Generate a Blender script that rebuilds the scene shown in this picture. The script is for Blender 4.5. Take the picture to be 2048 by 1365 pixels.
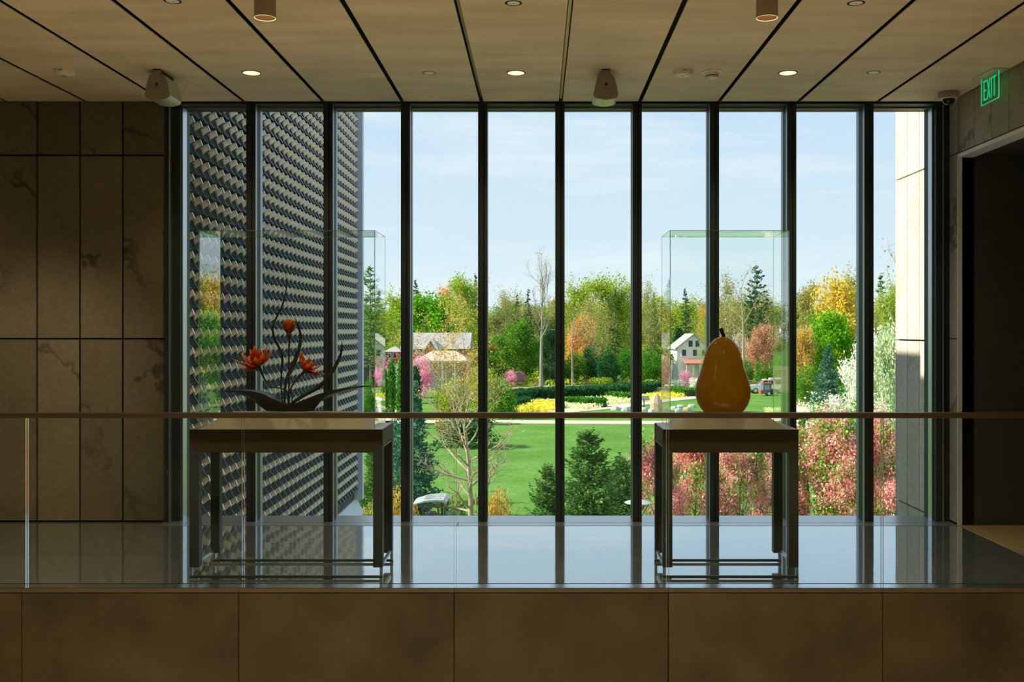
import bpy, math, random
import numpy as np
from mathutils import Vector, Matrix
for o in list(bpy.data.objects): bpy.data.objects.remove(o, do_unlink=True)
scene = bpy.context.scene
COL = scene.collection
# ------------------------------------------------------------------ camera
EYE = 1.585; VX, VY, F = 1076.0, 660.0, 2048.0
cam_d = bpy.data.cameras.new('camera'); cam_d.sensor_width = 36.0; cam_d.lens = 36.0
cam_d.shift_x = (1024 - VX) / 2048.0; cam_d.shift_y = -(682.5 - VY) / 2048.0
cam_d.clip_start = 0.05; cam_d.clip_end = 2000
cam = bpy.data.objects.new('camera', cam_d); COL.objects.link(cam)
cam.location = (0, 0, EYE); cam.rotation_euler = (math.pi / 2, 0, 0)
scene.camera = cam
# ------------------------------------------------------------------ view
vs = scene.view_settings
vs.view_transform = 'Standard'; vs.look = 'None'; vs.exposure = 0.25; vs.gamma = 1.0; vs.use_curve_mapping = False
try:
    scene.cycles.transparent_max_bounces = 40
    scene.cycles.max_bounces = 10; scene.cycles.diffuse_bounces = 6; scene.cycles.glossy_bounces = 5
except Exception: pass
# ------------------------------------------------------------------ sky
world = bpy.data.worlds.new('sky'); scene.world = world; world.use_nodes = True
wn, wl = world.node_tree.nodes, world.node_tree.links
wn.clear()
def wnode(t, **k):
    n = wn.new(t)
    for a, b in k.items(): setattr(n, a, b)
    return n
tc = wnode('ShaderNodeTexCoord'); sep = wnode('ShaderNodeSeparateXYZ'); wl.new(tc.outputs['Generated'], sep.inputs[0])
rp = wnode('ShaderNodeValToRGB'); wl.new(sep.outputs['Z'], rp.inputs[0])
els = rp.color_ramp.elements
els[0].position = 0.0; els[0].color = (0.70, 0.82, 0.87, 1)
els[1].position = 1.0; els[1].color = (0.46, 0.63, 0.84, 1)
for p, c in ((0.09, (0.60, 0.74, 0.83)), (0.21, (0.51, 0.67, 0.83)), (0.45, (0.48, 0.65, 0.83))):
    e = els.new(p); e.color = (*c, 1)
mp = wnode('ShaderNodeMapping'); mp.inputs['Scale'].default_value = (1.6, 1.6, 11.0); mp.inputs['Location'].default_value = (0.35, 0.1, 0.25)
wl.new(tc.outputs['Generated'], mp.inputs[0])
nz = wnode('ShaderNodeTexNoise'); nz.inputs['Scale'].default_value = 2.2; nz.inputs['Detail'].default_value = 6; nz.inputs['Roughness'].default_value = 0.6
wl.new(mp.outputs[0], nz.inputs['Vector'])
cr = wnode('ShaderNodeValToRGB'); cr.color_ramp.elements[0].position = 0.47; cr.color_ramp.elements[1].position = 0.80
cr.color_ramp.elements[0].color = (0, 0, 0, 1); cr.color_ramp.elements[1].color = (0.75, 0.75, 0.75, 1)
wl.new(nz.outputs[0], cr.inputs[0])
mx = wnode('ShaderNodeMixRGB'); mx.inputs[2].default_value = (0.84, 0.88, 0.86, 1)
wl.new(cr.outputs[0], mx.inputs[0]); wl.new(rp.outputs[0], mx.inputs[1])
bg = wnode('ShaderNodeBackground'); bg.inputs[1].default_value = 1.0; wl.new(mx.outputs[0], bg.inputs[0])
wo = wnode('ShaderNodeOutputWorld'); wl.new(bg.outputs[0], wo.inputs[0])
# ------------------------------------------------------------------ sun
SUN = Vector((-0.8137, -0.03, 0.580)).normalized()
sl = bpy.data.lights.new('sun', 'SUN'); sl.energy = 7.5; sl.color = (1.0, 0.87, 0.68); sl.angle = 0.009
so = bpy.data.objects.new('sun', sl); COL.objects.link(so)
so.rotation_euler = SUN.to_track_quat('Z', 'Y').to_euler(); so.location = (-40, 0, 40)

# ================================================================== helpers
def at(px, py, Y): return ((px - VX) * Y / F, Y, EYE - (py - VY) * Y / F)
def X_(px, Y): return (px - VX) * Y / F
def Z_(py, Y): return EYE - (py - VY) * Y / F
def tag(o, label=None, cat=None, group=None, kind=None):
    if label: o['label'] = label
    if cat: o['category'] = cat
    if group: o['group'] = group
    if kind: o['kind'] = kind
    return o
def thing(name, label, cat, loc=(0, 0, 0), group=None, kind=None):
    o = bpy.data.objects.new(name, None); COL.objects.link(o); o.location = loc
    o.empty_display_size = 0.2
    o['_o'] = (float(loc[0]), float(loc[1]), float(loc[2]))
    return tag(o, label, cat, group, kind)
def org(parent):
    v = Vector((0, 0, 0)); p = parent
    while p is not None:
        v += p.location; p = p.parent
    return v
def link(name, me, mat=None, parent=None, loc=None):
    o = bpy.data.objects.new(name, me); COL.objects.link(o)
    if mat is not None and len(me.materials) == 0: me.materials.append(mat)
    if parent is not None: o.parent = parent
    if loc is not None: o.location = loc
    return o
class MB:
    def __init__(s): s.v = []; s.f = []; s.m = []; s.mi = 0
    def add(s, vs_, fs_):
        b = len(s.v); s.v += [tuple(q) for q in vs_]
        for f_ in fs_: s.f.append(tuple(b + i for i in f_)); s.m.append(s.mi)
        return s
    def box(s, x0, x1, y0, y1, z0, z1, b=0.0):
        if x1 < x0: x0, x1 = x1, x0
        if y1 < y0: y0, y1 = y1, y0
        if z1 < z0: z0, z1 = z1, z0
        if b <= 0:
            return s.add([(x0, y0, z0), (x1, y0, z0), (x1, y1, z0), (x0, y1, z0), (x0, y0, z1), (x1, y0, z1), (x1, y1, z1), (x0, y1, z1)],
                  [(0, 3, 2, 1), (4, 5, 6, 7), (0, 1, 5, 4), (1, 2, 6, 5), (2, 3, 7, 6), (3, 0, 4, 7)])
        b = min(b, (x1 - x0) / 2.01, (y1 - y0) / 2.01, (z1 - z0) / 2.01)
        V = []
        for (z, i) in ((z0, b), (z0 + b, 0), (z1 - b, 0), (z1, b)):
            c = b if i == 0 else b
            xa, xb, ya, yb = x0 + i, x1 - i, y0 + i, y1 - i
            if i == 0:
                V += [(xa + b, ya, z), (xb - b, ya, z), (xb, ya + b, z), (xb, yb - b, z), (xb - b, yb, z), (xa + b, yb, z), (xa, yb - b, z), (xa, ya + b, z)]
            else:
                V += [(xa, ya, z), (xb, ya, z), (xb, ya, z), (xb, yb, z), (xb, yb, z), (xa, yb, z), (xa, yb, z), (xa, ya, z)]
        Fc = []
        for r in range(3):
            for k in range(8):
                a = r * 8 + k; c = r * 8 + (k + 1) % 8
                Fc.append((a, c, c + 8, a + 8))
        Fc.append(tuple(range(7, -1, -1))); Fc.append(tuple(range(24, 32)))
        return s.add(V, Fc)
    def tube(s, pts, radii, n=6, cap=True):
        pts = [Vector(p) for p in pts]; m = len(pts)
        if not hasattr(radii, '__len__'): radii = [radii] * m
        t0 = (pts[1] - pts[0]).normalized()
        ref = Vector((0, 0, 1)) if abs(t0.z) < 0.9 else Vector((1, 0, 0))
        u = t0.cross(ref).normalized(); V = []
        for i in range(m):
            t = (pts[min(i + 1, m - 1)] - pts[max(i - 1, 0)])
            if t.length < 1e-9: t = t0
            t = t.normalized(); u = (u - t * u.dot(t))
            u = u.normalized() if u.length > 1e-6 else t.orthogonal().normalized()
            w = t.cross(u)
            for k in range(n):
                a = 2 * math.pi * k / n
                V.append(pts[i] + (u * math.cos(a) + w * math.sin(a)) * radii[i])
        Fc = [(i * n + k, i * n + (k + 1) % n, (i + 1) * n + (k + 1) % n, (i + 1) * n + k) for i in range(m - 1) for k in range(n)]
        if cap: Fc += [tuple(range(n - 1, -1, -1)), tuple((m - 1) * n + k for k in range(n))]
        return s.add(V, Fc)
    def lathe(s, prof, n=24, c=(0, 0, 0), axis='z', cap=True):
        V = []; m = len(prof)
        for r, z in prof:
            r = max(r, 1e-5)
            for k in range(n):
                a = 2 * math.pi * k / n; p = (r * math.cos(a), r * math.sin(a), z)
                if axis == 'x': p = (z, r * math.cos(a), r * math.sin(a))
                if axis == 'y': p = (r * math.sin(a), z, r * math.cos(a))
                V.append((c[0] + p[0], c[1] + p[1], c[2] + p[2]))
        Fc = [(i * n + k, i * n + (k + 1) % n, (i + 1) * n + (k + 1) % n, (i + 1) * n + k) for i in range(m - 1) for k in range(n)]
        if cap: Fc += [tuple(range(n - 1, -1, -1)), tuple((m - 1) * n + k for k in range(n))]
        return s.add(V, Fc)
    def prism(s, poly, a, b, axis='y'):
        """polygon of (u,v) extruded from a to b along axis; y: (x,z)  x: (y,z)  z: (x,y)"""
        def mk(u, v, w): return {'y': (u, w, v), 'x': (w, u, v), 'z': (u, v, w)}[axis]
        n = len(poly); V = [mk(u, v, a) for u, v in poly] + [mk(u, v, b) for u, v in poly]
        Fc = [(i, (i + 1) % n, n + (i + 1) % n, n + i) for i in range(n)] + [tuple(range(n - 1, -1, -1)), tuple(range(n, 2 * n))]
        return s.add(V, Fc)
    def build(s, name, mat, parent=None, smooth=False, world=True, fix=True):
        me = bpy.data.meshes.new(name)
        v = s.v
        if parent is not None and world:
            o = org(parent); v = [(p[0] - o.x, p[1] - o.y, p[2] - o.z) for p in v]
        me.from_pydata([tuple(p) for p in v], [], s.f)
        mats = mat if isinstance(mat, (list, tuple)) else [mat]
        for m_ in mats: me.materials.append(m_)
        if len(mats) > 1: me.polygons.foreach_set('material_index', s.m)
        if fix:
            import bmesh
            bm = bmesh.new(); bm.from_mesh(me); bmesh.ops.remove_doubles(bm, verts=bm.verts, dist=1e-6)
            bmesh.ops.recalc_face_normals(bm, faces=bm.faces); bm.to_mesh(me); bm.free()
        if smooth:
            me.polygons.foreach_set('use_smooth', [True] * len(me.polygons))
            try: me.set_sharp_from_angle(angle=math.radians(38))
            except Exception: pass
        me.update()
        return link(name, me, None, parent)
def np_mesh(name, V, Q, mat):
    """V (n,3), Q (m,k) faces all of k corners"""
    me = bpy.data.meshes.new(name); n, (m, k) = len(V), Q.shape
    me.vertices.add(n); me.vertices.foreach_set('co', V.astype(np.float32).ravel())
    me.loops.add(m * k); me.loops.foreach_set('vertex_index', Q.astype(np.int32).ravel())
    me.polygons.add(m); me.polygons.foreach_set('loop_start', np.arange(0, m * k, k, dtype=np.int32))
    try: me.polygons.foreach_set('loop_total', np.full(m, k, dtype=np.int32))
    except Exception: pass
    me.update(calc_edges=True); me.validate()
    if mat is not None: me.materials.append(mat)
    return me
# ================================================================== materials
MATS = {}
class NT:
    def __init__(s, name):
        s.m = bpy.data.materials.new(name); s.m.use_nodes = True
        s.n, s.l = s.m.node_tree.nodes, s.m.node_tree.links; s.n.clear()
        s.out = s.n.new('ShaderNodeOutputMaterial')
    def node(s, t, ins=None, **k):
        x = s.n.new(t)
        for a, b in k.items(): setattr(x, a, b)
        for a, b in (ins or {}).items():
            if isinstance(b, bpy.types.NodeSocket): s.l.new(b, x.inputs[a])
            else: x.inputs[a].default_value = b
        return x
    def ramp(s, fac, stops, interp='LINEAR'):
        r = s.n.new('ShaderNodeValToRGB'); s.l.new(fac, r.inputs[0]); r.color_ramp.interpolation = interp
        e = r.color_ramp.elements
        e[0].position, e[0].color = stops[0][0], (*stops[0][1], 1)
        e[1].position, e[1].color = stops[-1][0], (*stops[-1][1], 1)
        for p, c in stops[1:-1]:
            q = e.new(p); q.color = (*c, 1)
        return r.outputs[0]
    def surf(s, sock): s.l.new(sock, s.out.inputs[0]); return s.m
def coords(t, scale=(1, 1, 1), rnd=True):
    c = t.node('ShaderNodeTexCoord')
    v = c.outputs['Object']
    if rnd:
        oi = t.node('ShaderNodeObjectInfo')
        sc = t.node('ShaderNodeVectorMath', {1: (37.0, 91.0, 53.0)}, operation='MULTIPLY')
        cb = t.node('ShaderNodeCombineXYZ', {0: oi.outputs['Random'], 1: oi.outputs['Random'], 2: oi.outputs['Random']})
        t.l.new(cb.outputs[0], sc.inputs[0])
        ad = t.node('ShaderNodeVectorMath', {0: v, 1: sc.outputs[0]}, operation='ADD'); v = ad.outputs[0]
    mpn = t.node('ShaderNodeMapping', {'Scale': scale}); t.l.new(v, mpn.inputs[0])
    return mpn.outputs[0]
def mat(name, c, rough=0.5, metal=0.0, c2=None, scale=8.0, stretch=(1, 1, 1), bump=0.0, ior=1.5, detail=4.0, rnd=True, objvar=0.0, contrast=(0.35, 0.65)):
    if name in MATS: return MATS[name]
    t = NT(name)
    b = t.node('ShaderNodeBsdfPrincipled', {'Roughness': rough, 'Metallic': metal, 'IOR': ior})
    col = None
    if c2 is not None or bump > 0:
        v = coords(t, stretch, rnd)
        n = t.node('ShaderNodeTexNoise', {'Vector': v, 'Scale': scale, 'Detail': detail, 'Roughness': 0.6})
        if c2 is not None: col = t.ramp(n.outputs[0], [(contrast[0], c), (contrast[1], c2)])
        if bump > 0:
            bp = t.node('ShaderNodeBump', {'Strength': bump, 'Distance': 0.01, 'Height': n.outputs[0]}); t.l.new(bp.outputs[0], b.inputs['Normal'])
    if objvar > 0:
        oi = t.node('ShaderNodeObjectInfo')
        mr = t.node('ShaderNodeMapRange', {0: oi.outputs['Random'], 3: 1 - objvar, 4: 1 + objvar})
        hs = t.node('ShaderNodeHueSaturation', {'Value': mr.outputs[0]})
        if col is None: hs.inputs['Color'].default_value = (*c, 1)
        else: t.l.new(col, hs.inputs['Color'])
        col = hs.outputs[0]
    if col is None: b.inputs['Base Color'].default_value = (*c, 1)
    else: t.l.new(col, b.inputs['Base Color'])
    MATS[name] = t.surf(b.outputs[0]); return MATS[name]
def emat(name, c, s):
    t = NT(name); e = t.node('ShaderNodeEmission', {'Color': (*c, 1), 'Strength': s}); MATS[name] = t.surf(e.outputs[0]); return MATS[name]
def glassmat(name, tint=(1, 1, 1), ior=1.5, refl=(1, 1, 1)):
    t = NT(name)
    f0_ = t.node('ShaderNodeFresnel', {'IOR': ior}); gb_ = t.node('ShaderNodeNewGeometry'); ib_ = t.node('ShaderNodeMath', {0: 1.0, 1: gb_.outputs['Backfacing']}, operation='SUBTRACT')
    fr = t.node('ShaderNodeMath', {0: f0_.outputs[0], 1: ib_.outputs[0]}, operation='MULTIPLY')  # one reflection per thin sheet
    tr = t.node('ShaderNodeBsdfTransparent', {'Color': (*tint, 1)}); gl = t.node('ShaderNodeBsdfGlossy', {'Color': (*refl, 1), 'Roughness': 0.0})
    m = t.node('ShaderNodeMixShader', {0: fr.outputs[0], 1: tr.outputs[0], 2: gl.outputs[0]})
    MATS[name] = t.surf(m.outputs[0]); return MATS[name]
def leafmat(name, stops, trans=0.35, rough=0.5):
    """colour picked leaf by leaf"""
    if name in MATS: return MATS[name]
    t = NT(name); g = t.node('ShaderNodeNewGeometry')
    stops = [(p, tuple(min(0.92, q * 1.3) for q in c)) for p, c in stops]
    col = t.ramp(g.outputs['Random Per Island'], stops)
    d = t.node('ShaderNodeBsdfDiffuse', {'Color': col}); tl = t.node('ShaderNodeBsdfTranslucent', {'Color': col})
    m = t.node('ShaderNodeMixShader', {0: trans, 1: d.outputs[0], 2: tl.outputs[0]})
    MATS[name] = t.surf(m.outputs[0]); return MATS[name]
def stonemat(name, base, vein, warm, vs_=1.0, rough=0.6, objvar=0.12, amt=0.9):
    t = NT(name); v = coords(t)
    n1 = t.node('ShaderNodeTexNoise', {'Vector': v, 'Scale': 1.3 * vs_, 'Detail': 6.0, 'Roughness': 0.65})
    n2 = t.node('ShaderNodeTexNoise', {'Vector': v, 'Scale': 22.0, 'Detail': 3.0})
    w = t.node('ShaderNodeTexWave', {'Vector': v, 'Scale': 0.55 * vs_, 'Distortion': 9.0, 'Detail': 5.0, 'Detail Scale': 1.4, 'Detail Roughness': 0.68}, bands_direction='DIAGONAL')
    c1 = t.ramp(n1.outputs[0], [(0.32, warm), (0.62, base)])
    vm = t.ramp(w.outputs[0], [(0.0, (amt, amt, amt)), (0.05, (0, 0, 0)), (1.0, (0, 0, 0))])
    n3 = t.node('ShaderNodeTexNoise', {'Vector': v, 'Scale': 1.1, 'Detail': 2.0})
    gate = t.ramp(n3.outputs[0], [(0.48, (0, 0, 0)), (0.60, (1, 1, 1))])
    mg = t.node('ShaderNodeMath', {0: vm, 1: gate}, operation='MULTIPLY')
    m1 = t.node('ShaderNodeMixRGB', {0: mg.outputs[0], 1: c1, 2: (*vein, 1)})
    sp = t.ramp(n2.outputs[0], [(0.3, (0.86, 0.86, 0.86)), (0.7, (1.08, 1.08, 1.08))])
    m2 = t.node('ShaderNodeMixRGB', {0: 1.0, 1: m1.outputs[0], 2: sp}, blend_type='MULTIPLY')
    oi = t.node('ShaderNodeObjectInfo'); mr = t.node('ShaderNodeMapRange', {0: oi.outputs['Random'], 3: 1 - objvar, 4: 1 + objvar})
    hs = t.node('ShaderNodeHueSaturation', {'Value': mr.outputs[0], 'Color': m2.outputs[0]})
    b = t.node('ShaderNodeBsdfPrincipled', {'Base Color': hs.outputs[0], 'Roughness': rough})
    MATS[name] = t.surf(b.outputs[0]); return MATS[name]

M_ceil = mat('ceiling_plaster', (0.64, 0.54, 0.385), 0.7, c2=(0.80, 0.685, 0.51), scale=1.6, stretch=(0.6, 2.6, 1), detail=7)
M_black = mat('joint_black', (0.012, 0.012, 0.012), 0.8)
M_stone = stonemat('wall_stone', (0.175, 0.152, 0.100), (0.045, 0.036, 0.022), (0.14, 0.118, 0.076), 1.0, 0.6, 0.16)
M_stone_out = stonemat('exterior_stone', (0.70, 0.66, 0.56), (0.47, 0.35, 0.25), (0.68, 0.60, 0.49), 0.8, 0.75, 0.04, 0.45)
M_stone_winlit = stonemat('window_lit_stone', (0.40, 0.42, 0.42), (0.14, 0.14, 0.13), (0.34, 0.36, 0.36), 1.0)  # wall stone with the cool window light put into its colour
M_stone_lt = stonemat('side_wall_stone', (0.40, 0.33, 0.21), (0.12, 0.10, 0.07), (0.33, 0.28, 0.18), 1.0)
M_fascia = mat('fascia_panel', (0.062, 0.050, 0.027), 0.55, c2=(0.145, 0.115, 0.062), scale=1.9, detail=5, objvar=0.10, contrast=(0.30, 0.68))
M_nosing = mat('fascia_nosing', (0.17, 0.13, 0.08), 0.6)
M_frame = mat('dark_bronze_frame', (0.028, 0.040, 0.042), 0.55, 0.0, ior=1.3)
M_strip = mat('frame_strip', (0.30, 0.35, 0.40), 0.4, 0.5)
M_alu = mat('satin_aluminium', (0.50, 0.55, 0.60), 0.35, 0.85)
M_sill = mat('sill_aluminium', (0.42, 0.45, 0.50), 0.28, 0.7)
M_rail = mat('handrail_bronze', (0.10, 0.074, 0.042), 0.36, 0.3)
M_white = mat('white_plastic', (0.80, 0.76, 0.64), 0.45)
M_whitet = mat('white_trim', (0.86, 0.87, 0.92), 0.5)
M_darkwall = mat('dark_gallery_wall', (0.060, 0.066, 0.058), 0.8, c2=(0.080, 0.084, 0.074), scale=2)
M_wood = mat('oak_floor', (0.36, 0.25, 0.11), 0.4, c2=(0.48, 0.35, 0.16), scale=3, stretch=(8, 0.6, 1))
M_table = mat('table_brown_paint', (0.042, 0.028, 0.011), 0.55)
M_tgrey = mat('table_steel_grey', (0.034, 0.046, 0.042), 0.5, 0.0)
M_plinth = mat('plinth_tan', (0.32, 0.28, 0.20), 0.6)
G_win = glassmat('window_glass', (0.985, 0.995, 0.99), 1.45)
G_rail = glassmat('rail_glass', (0.965, 0.985, 0.972), 1.38)
G_case = glassmat('case_glass', (0.985, 0.995, 0.99), 1.28)
G_side = glassmat('case_side_glass', (0.97, 0.99, 0.98), 4.2)
M_gedge = mat('glass_edge_green', (0.30, 0.62, 0.50), 0.15, 0.0)
M_gedge_w = mat('glass_edge_pale', (0.86, 0.92, 0.92), 0.12, 0.9)
def floor_mat():
    t = NT('polished_concrete'); v = coords(t, (0.7, 2.6, 1), False)
    n = t.node('ShaderNodeTexNoise', {'Vector': v, 'Scale': 9.0, 'Detail': 8.0, 'Roughness': 0.7})
    n2 = t.node('ShaderNodeTexNoise', {'Vector': v, 'Scale': 0.9, 'Detail': 2.0})
    c = t.ramp(n.outputs[0], [(0.3, (0.15, 0.17, 0.165)), (0.55, (0.23, 0.25, 0.24)), (0.75, (0.40, 0.43, 0.42))])
    bp = t.node('ShaderNodeBump', {'Strength': 0.045, 'Distance': 0.05, 'Height': n2.outputs[0]})
    d = t.node('ShaderNodeBsdfDiffuse', {'Color': c, 'Normal': bp.outputs[0]}); g = t.node('ShaderNodeBsdfGlossy', {'Color': (0.95, 0.98, 1.0, 1), 'Roughness': 0.05, 'Normal': bp.outputs[0]})
    lw = t.node('ShaderNodeLayerWeight', {'Blend': 0.5})
    fc = t.ramp(lw.outputs['Facing'], [(0.0, (0.05, 0.05, 0.05)), (0.5, (0.14, 0.14, 0.14)), (0.70, (0.50, 0.50, 0.50)), (0.80, (0.73, 0.73, 0.73)), (1.0, (0.96, 0.96, 0.96))])
    m = t.node('ShaderNodeMixShader', {0: fc, 1: d.outputs[0], 2: g.outputs[0]})
    return t.surf(m.outputs[0])
M_floor = floor_mat()

# ================================================================== room shell
YW = 8.44          # room side of the window wall
CEIL = 3.46
XL, XR = -7.0, 3.40
YB = -3.5          # wall behind the camera
YE = 6.285         # edge of the balcony slab
LOW = -4.4         # floor of the lower hall
def struct(name, mb, m, parent=None): 
    o = mb.build(name, m, parent)
    if parent is None: tag(o, kind='structure')
    return o
fl = MB(); fl.box(XL, XR, 6.394, 8.26, -0.30, 0.0); floor = struct('floor', fl, M_floor)
tag(floor, 'polished grey concrete balcony floor in front of the window', 'floor')
o = struct('floor', MB().box(XL, XR, YB, 0.9, -0.35, 0.0), M_floor); tag(o, 'concrete landing the view is taken from', 'floor')
o = struct('floor', MB().box(XL, XR, YB, 8.3, LOW - 0.2, LOW), mat('lower_floor', (0.62, 0.56, 0.46), 0.35)); tag(o, 'pale floor of the lower hall', 'floor')
o = struct('wall_landing', MB().box(XL, XR, 0.86, 0.9, -1.1, -0.35), M_fascia); tag(o, 'edge of the landing slab', 'wall')
# balcony fascia
wf = thing('wall_balcony', 'brown panelled front of the balcony slab below the rail', 'wall', (0, YE, 0), kind='structure')
MB().box(XL, XR, YE + 0.03, YE + 0.3, -1.3, -0.031).build('backing', M_black, wf)
MB().box(XL, XR, 8.20, 8.26, LOW, -0.3).build('lower_backing', M_fascia, wf)
fj = [X_(p, YE) for p in (43, 477, 908, 1337, 1766)]
fx = [fj[0] - 1.336 * k for k in (2, 1)] + fj + [fj[-1] + 1.336]
for a, b_ in zip(fx[:-1], fx[1:]):
    MB().box(a + 0.002, b_ - 0.002, YE, YE + 0.03, -1.25, -0.031, 0.002).build('fascia_panel', M_fascia, wf)
    MB().box(a + 0.001, b_ - 0.001, YE - 0.004, YE + 0.03, -0.0275, -0.004, 0.001).build('nosing_strip', M_nosing, wf)
# walls not in view
for nm, mb_, mm in (('wall_left', MB().box(XL - 0.2, XL, YB, 8.72, LOW, CEIL + 0.2), M_stone),
                    ('wall_rear', MB().box(XL, XR, YB - 0.2, YB, LOW, CEIL + 0.2), M_stone)):
    o = struct(nm, mb_, mm); tag(o, 'stone wall at the ' + ('left side' if 'left' in nm else 'rear') + ' of the hall', 'wall')
# back stone wall left of the window
wb = thing('wall_back', 'dark stone panel wall left of the window', 'wall', (-5, 8.46, 0), kind='structure')
XJ = X_(331, 8.44)
MB().box(XL, XJ, 8.47, 8.70, -0.3, CEIL + 0.2).build('backing', M_black, wb)
zr = [0.012, 1.51, 3.025, CEIL + 0.02]; pw = 0.353
x1 = XJ
while x1 > XL + 0.05:
    x0 = max(x1 - pw, XL)
    for r in range(3):
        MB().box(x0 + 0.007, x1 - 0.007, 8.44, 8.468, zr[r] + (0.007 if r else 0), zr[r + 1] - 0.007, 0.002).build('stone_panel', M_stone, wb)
    x1 -= pw
# right wall with opening
wr = thing('wall_right', 'stone panelled side wall over the dark gallery opening', 'wall', (XR, 7, 0), kind='structure')
OY1 = 8.28; OY0 = 6.45; OZ = 2.99
MB().box(XR + 0.03, XR + 0.13, OY0, OY1, OZ + 0.02, CEIL + 0.2).build('backing', M_black, wr)
MB().box(XR + 0.03, XR + 0.13, OY1, 8.70, -0.3, CEIL + 0.2).build('backing', M_black, wr)
MB().box(XR, XR + 0.13, YB, OY0 - 0.03, LOW, CEIL + 0.2).build('side_slab', M_stone, wr)
MB().box(XR, XR + 0.13, OY0 - 0.03, 8.3, LOW, -0.3).build('side_slab', M_stone, wr)
y1 = OY1
while y1 > OY0 + 0.02:
    y0 = max(y1 - 0.297, OY0)
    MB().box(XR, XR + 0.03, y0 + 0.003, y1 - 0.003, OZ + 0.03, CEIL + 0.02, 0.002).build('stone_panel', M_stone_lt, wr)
    y1 -= 0.297
for za, zb in ((0.012, 1.51), (1.51, 3.02), (3.02, CEIL + 0.02)):
    MB().box(XR, XR + 0.03, OY1 + 0.02, YW + 0.02, za + 0.004, zb - 0.004, 0.002).build('stone_panel', M_stone_winlit, wr)
tr = MB(); tr.box(XR - 0.004, XR + 0.12, OY0, OY1 + 0.015, OZ - 0.012, OZ + 0.018); tr.box(XR - 0.004, XR + 0.12, OY1, OY1 + 0.016, 0.0, OZ); tr.build('opening_trim', M_whitet, wr)
# corridor behind opening
o = struct('floor', MB().box(XR, 7.0, OY0 - 0.5, OY1, -0.3, 0.0), M_wood); tag(o, 'oak floor in the gallery opening at right', 'floor')
for k in range(9):
    xa = XR + 0.01 + k * 0.36
    MB().box(xa, xa + 0.355, OY0 - 0.5, OY1, 0.0, 0.004).build('plank', M_wood, o)
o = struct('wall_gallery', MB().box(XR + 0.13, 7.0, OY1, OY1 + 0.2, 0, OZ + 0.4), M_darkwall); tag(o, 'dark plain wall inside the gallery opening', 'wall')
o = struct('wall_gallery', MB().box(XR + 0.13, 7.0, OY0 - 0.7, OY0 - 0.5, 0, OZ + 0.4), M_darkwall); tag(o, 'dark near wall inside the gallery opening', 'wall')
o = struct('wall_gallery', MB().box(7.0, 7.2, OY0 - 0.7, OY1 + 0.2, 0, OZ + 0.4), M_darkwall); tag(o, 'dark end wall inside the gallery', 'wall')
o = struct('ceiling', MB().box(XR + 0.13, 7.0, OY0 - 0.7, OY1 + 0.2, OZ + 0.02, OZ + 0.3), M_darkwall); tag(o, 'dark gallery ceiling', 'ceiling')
# ceiling of long panels
cl = thing('ceiling', 'tan plaster ceiling of long panels with black joints', 'ceiling', (0, 4, CEIL), kind='structure')
MB().box(XL - 0.2, XR + 0.13, YB - 0.2, 8.72, CEIL + 0.06, CEIL + 0.36).build('backing', M_black, cl)
JX = [X_(487, 8.40) + 0.6505 * k for k in range(-7, 9)]
for i, (a, b_) in enumerate(zip([XL] + JX, JX + [XR])):
    if b_ - a < 0.05 or a < XL: 
        if b_ < XL: continue
        a = max(a, XL)
    MB().box(a + 0.016, b_ - 0.016, YB, 8.395, CEIL, CEIL + 0.008, 0.001).build('ceiling_panel', M_ceil, cl)
MB().box(JX[11] - 0.010, JX[11] + 0.010, YB, 8.39, CEIL + 0.02, CEIL + 0.055).build('track_insert', mat('brass_track', (0.55, 0.46, 0.22), 0.5, 0.2), cl)
MB().box(JX[10] - 0.008, JX[10] + 0.008, YB, 8.39, CEIL + 0.03, CEIL + 0.055).build('track_insert', mat('bronze_track', (0.25, 0.17, 0.08), 0.4, 0.6), cl)
MB().box(XL, XR, 8.395, YW, CEIL + 0.004, CEIL + 0.08).build('edge_trim', mat('edge_trim_brown', (0.10, 0.085, 0.06), 0.5), cl)

# ------------------------------------------------------------------ window
win = thing('window_1', 'tall curtain wall window of ten panes with dark mullions', 'window', (0, YW, 0), kind='structure')
GY = 8.60
mc = [X_(965.3, YW) + 0.6375 * k for k in range(-3, 6)]
for c in mc:
    m_ = MB(); m_.box(c - 0.0375, c + 0.006, YW, 8.60, 0.0, CEIL + 0.02, 0.003); m_.box(c + 0.010, c + 0.0375, YW + 0.003, 8.60, 0.0, CEIL + 0.02, 0.003)
    mo = m_.build('mullion', M_frame, win)
    for q in (-0.0385, 0.0375): MB().box(c + q, c + q + 0.001, YW + 0.010, YW + 0.055, 0.0, CEIL - 0.015).build('side_strip', M_strip, mo)
    MB().box(c - 0.034, c + 0.034, 8.613, 8.68, -0.05, CEIL).build('outer_cap', M_strip, mo)
JL = X_(365, YW); JR = X_(1872, YW)
m_ = MB(); m_.box(XJ, XJ + 0.030, YW - 0.02, 8.70, 0.0, CEIL); m_.box(XJ + 0.036, JL - 0.028, YW + 0.03, 8.70, 0.0, CEIL); jl = m_.build('jamb', M_frame, win)
MB().box(XJ + 0.030, XJ + 0.042, YW - 0.01, 8.52, 0.0, CEIL - 0.02).build('bead', M_alu, jl)
MB().box(JL - 0.026, JL - 0.018, 8.50, 8.60, 0.0, CEIL - 0.02).build('bead', M_alu, jl)
m_ = MB(); m_.box(JR, JR + 0.055, YW, 8.70, 0.0, CEIL); m_.box(JR + 0.062, XR, YW + 0.02, 8.70, 0.0, CEIL); jr = m_.build('jamb', M_frame, win)
MB().box(JR - 0.012, JR - 0.002, 8.50, 8.58, 0.0, CEIL - 0.02).build('bead', M_alu, jr)
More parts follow.
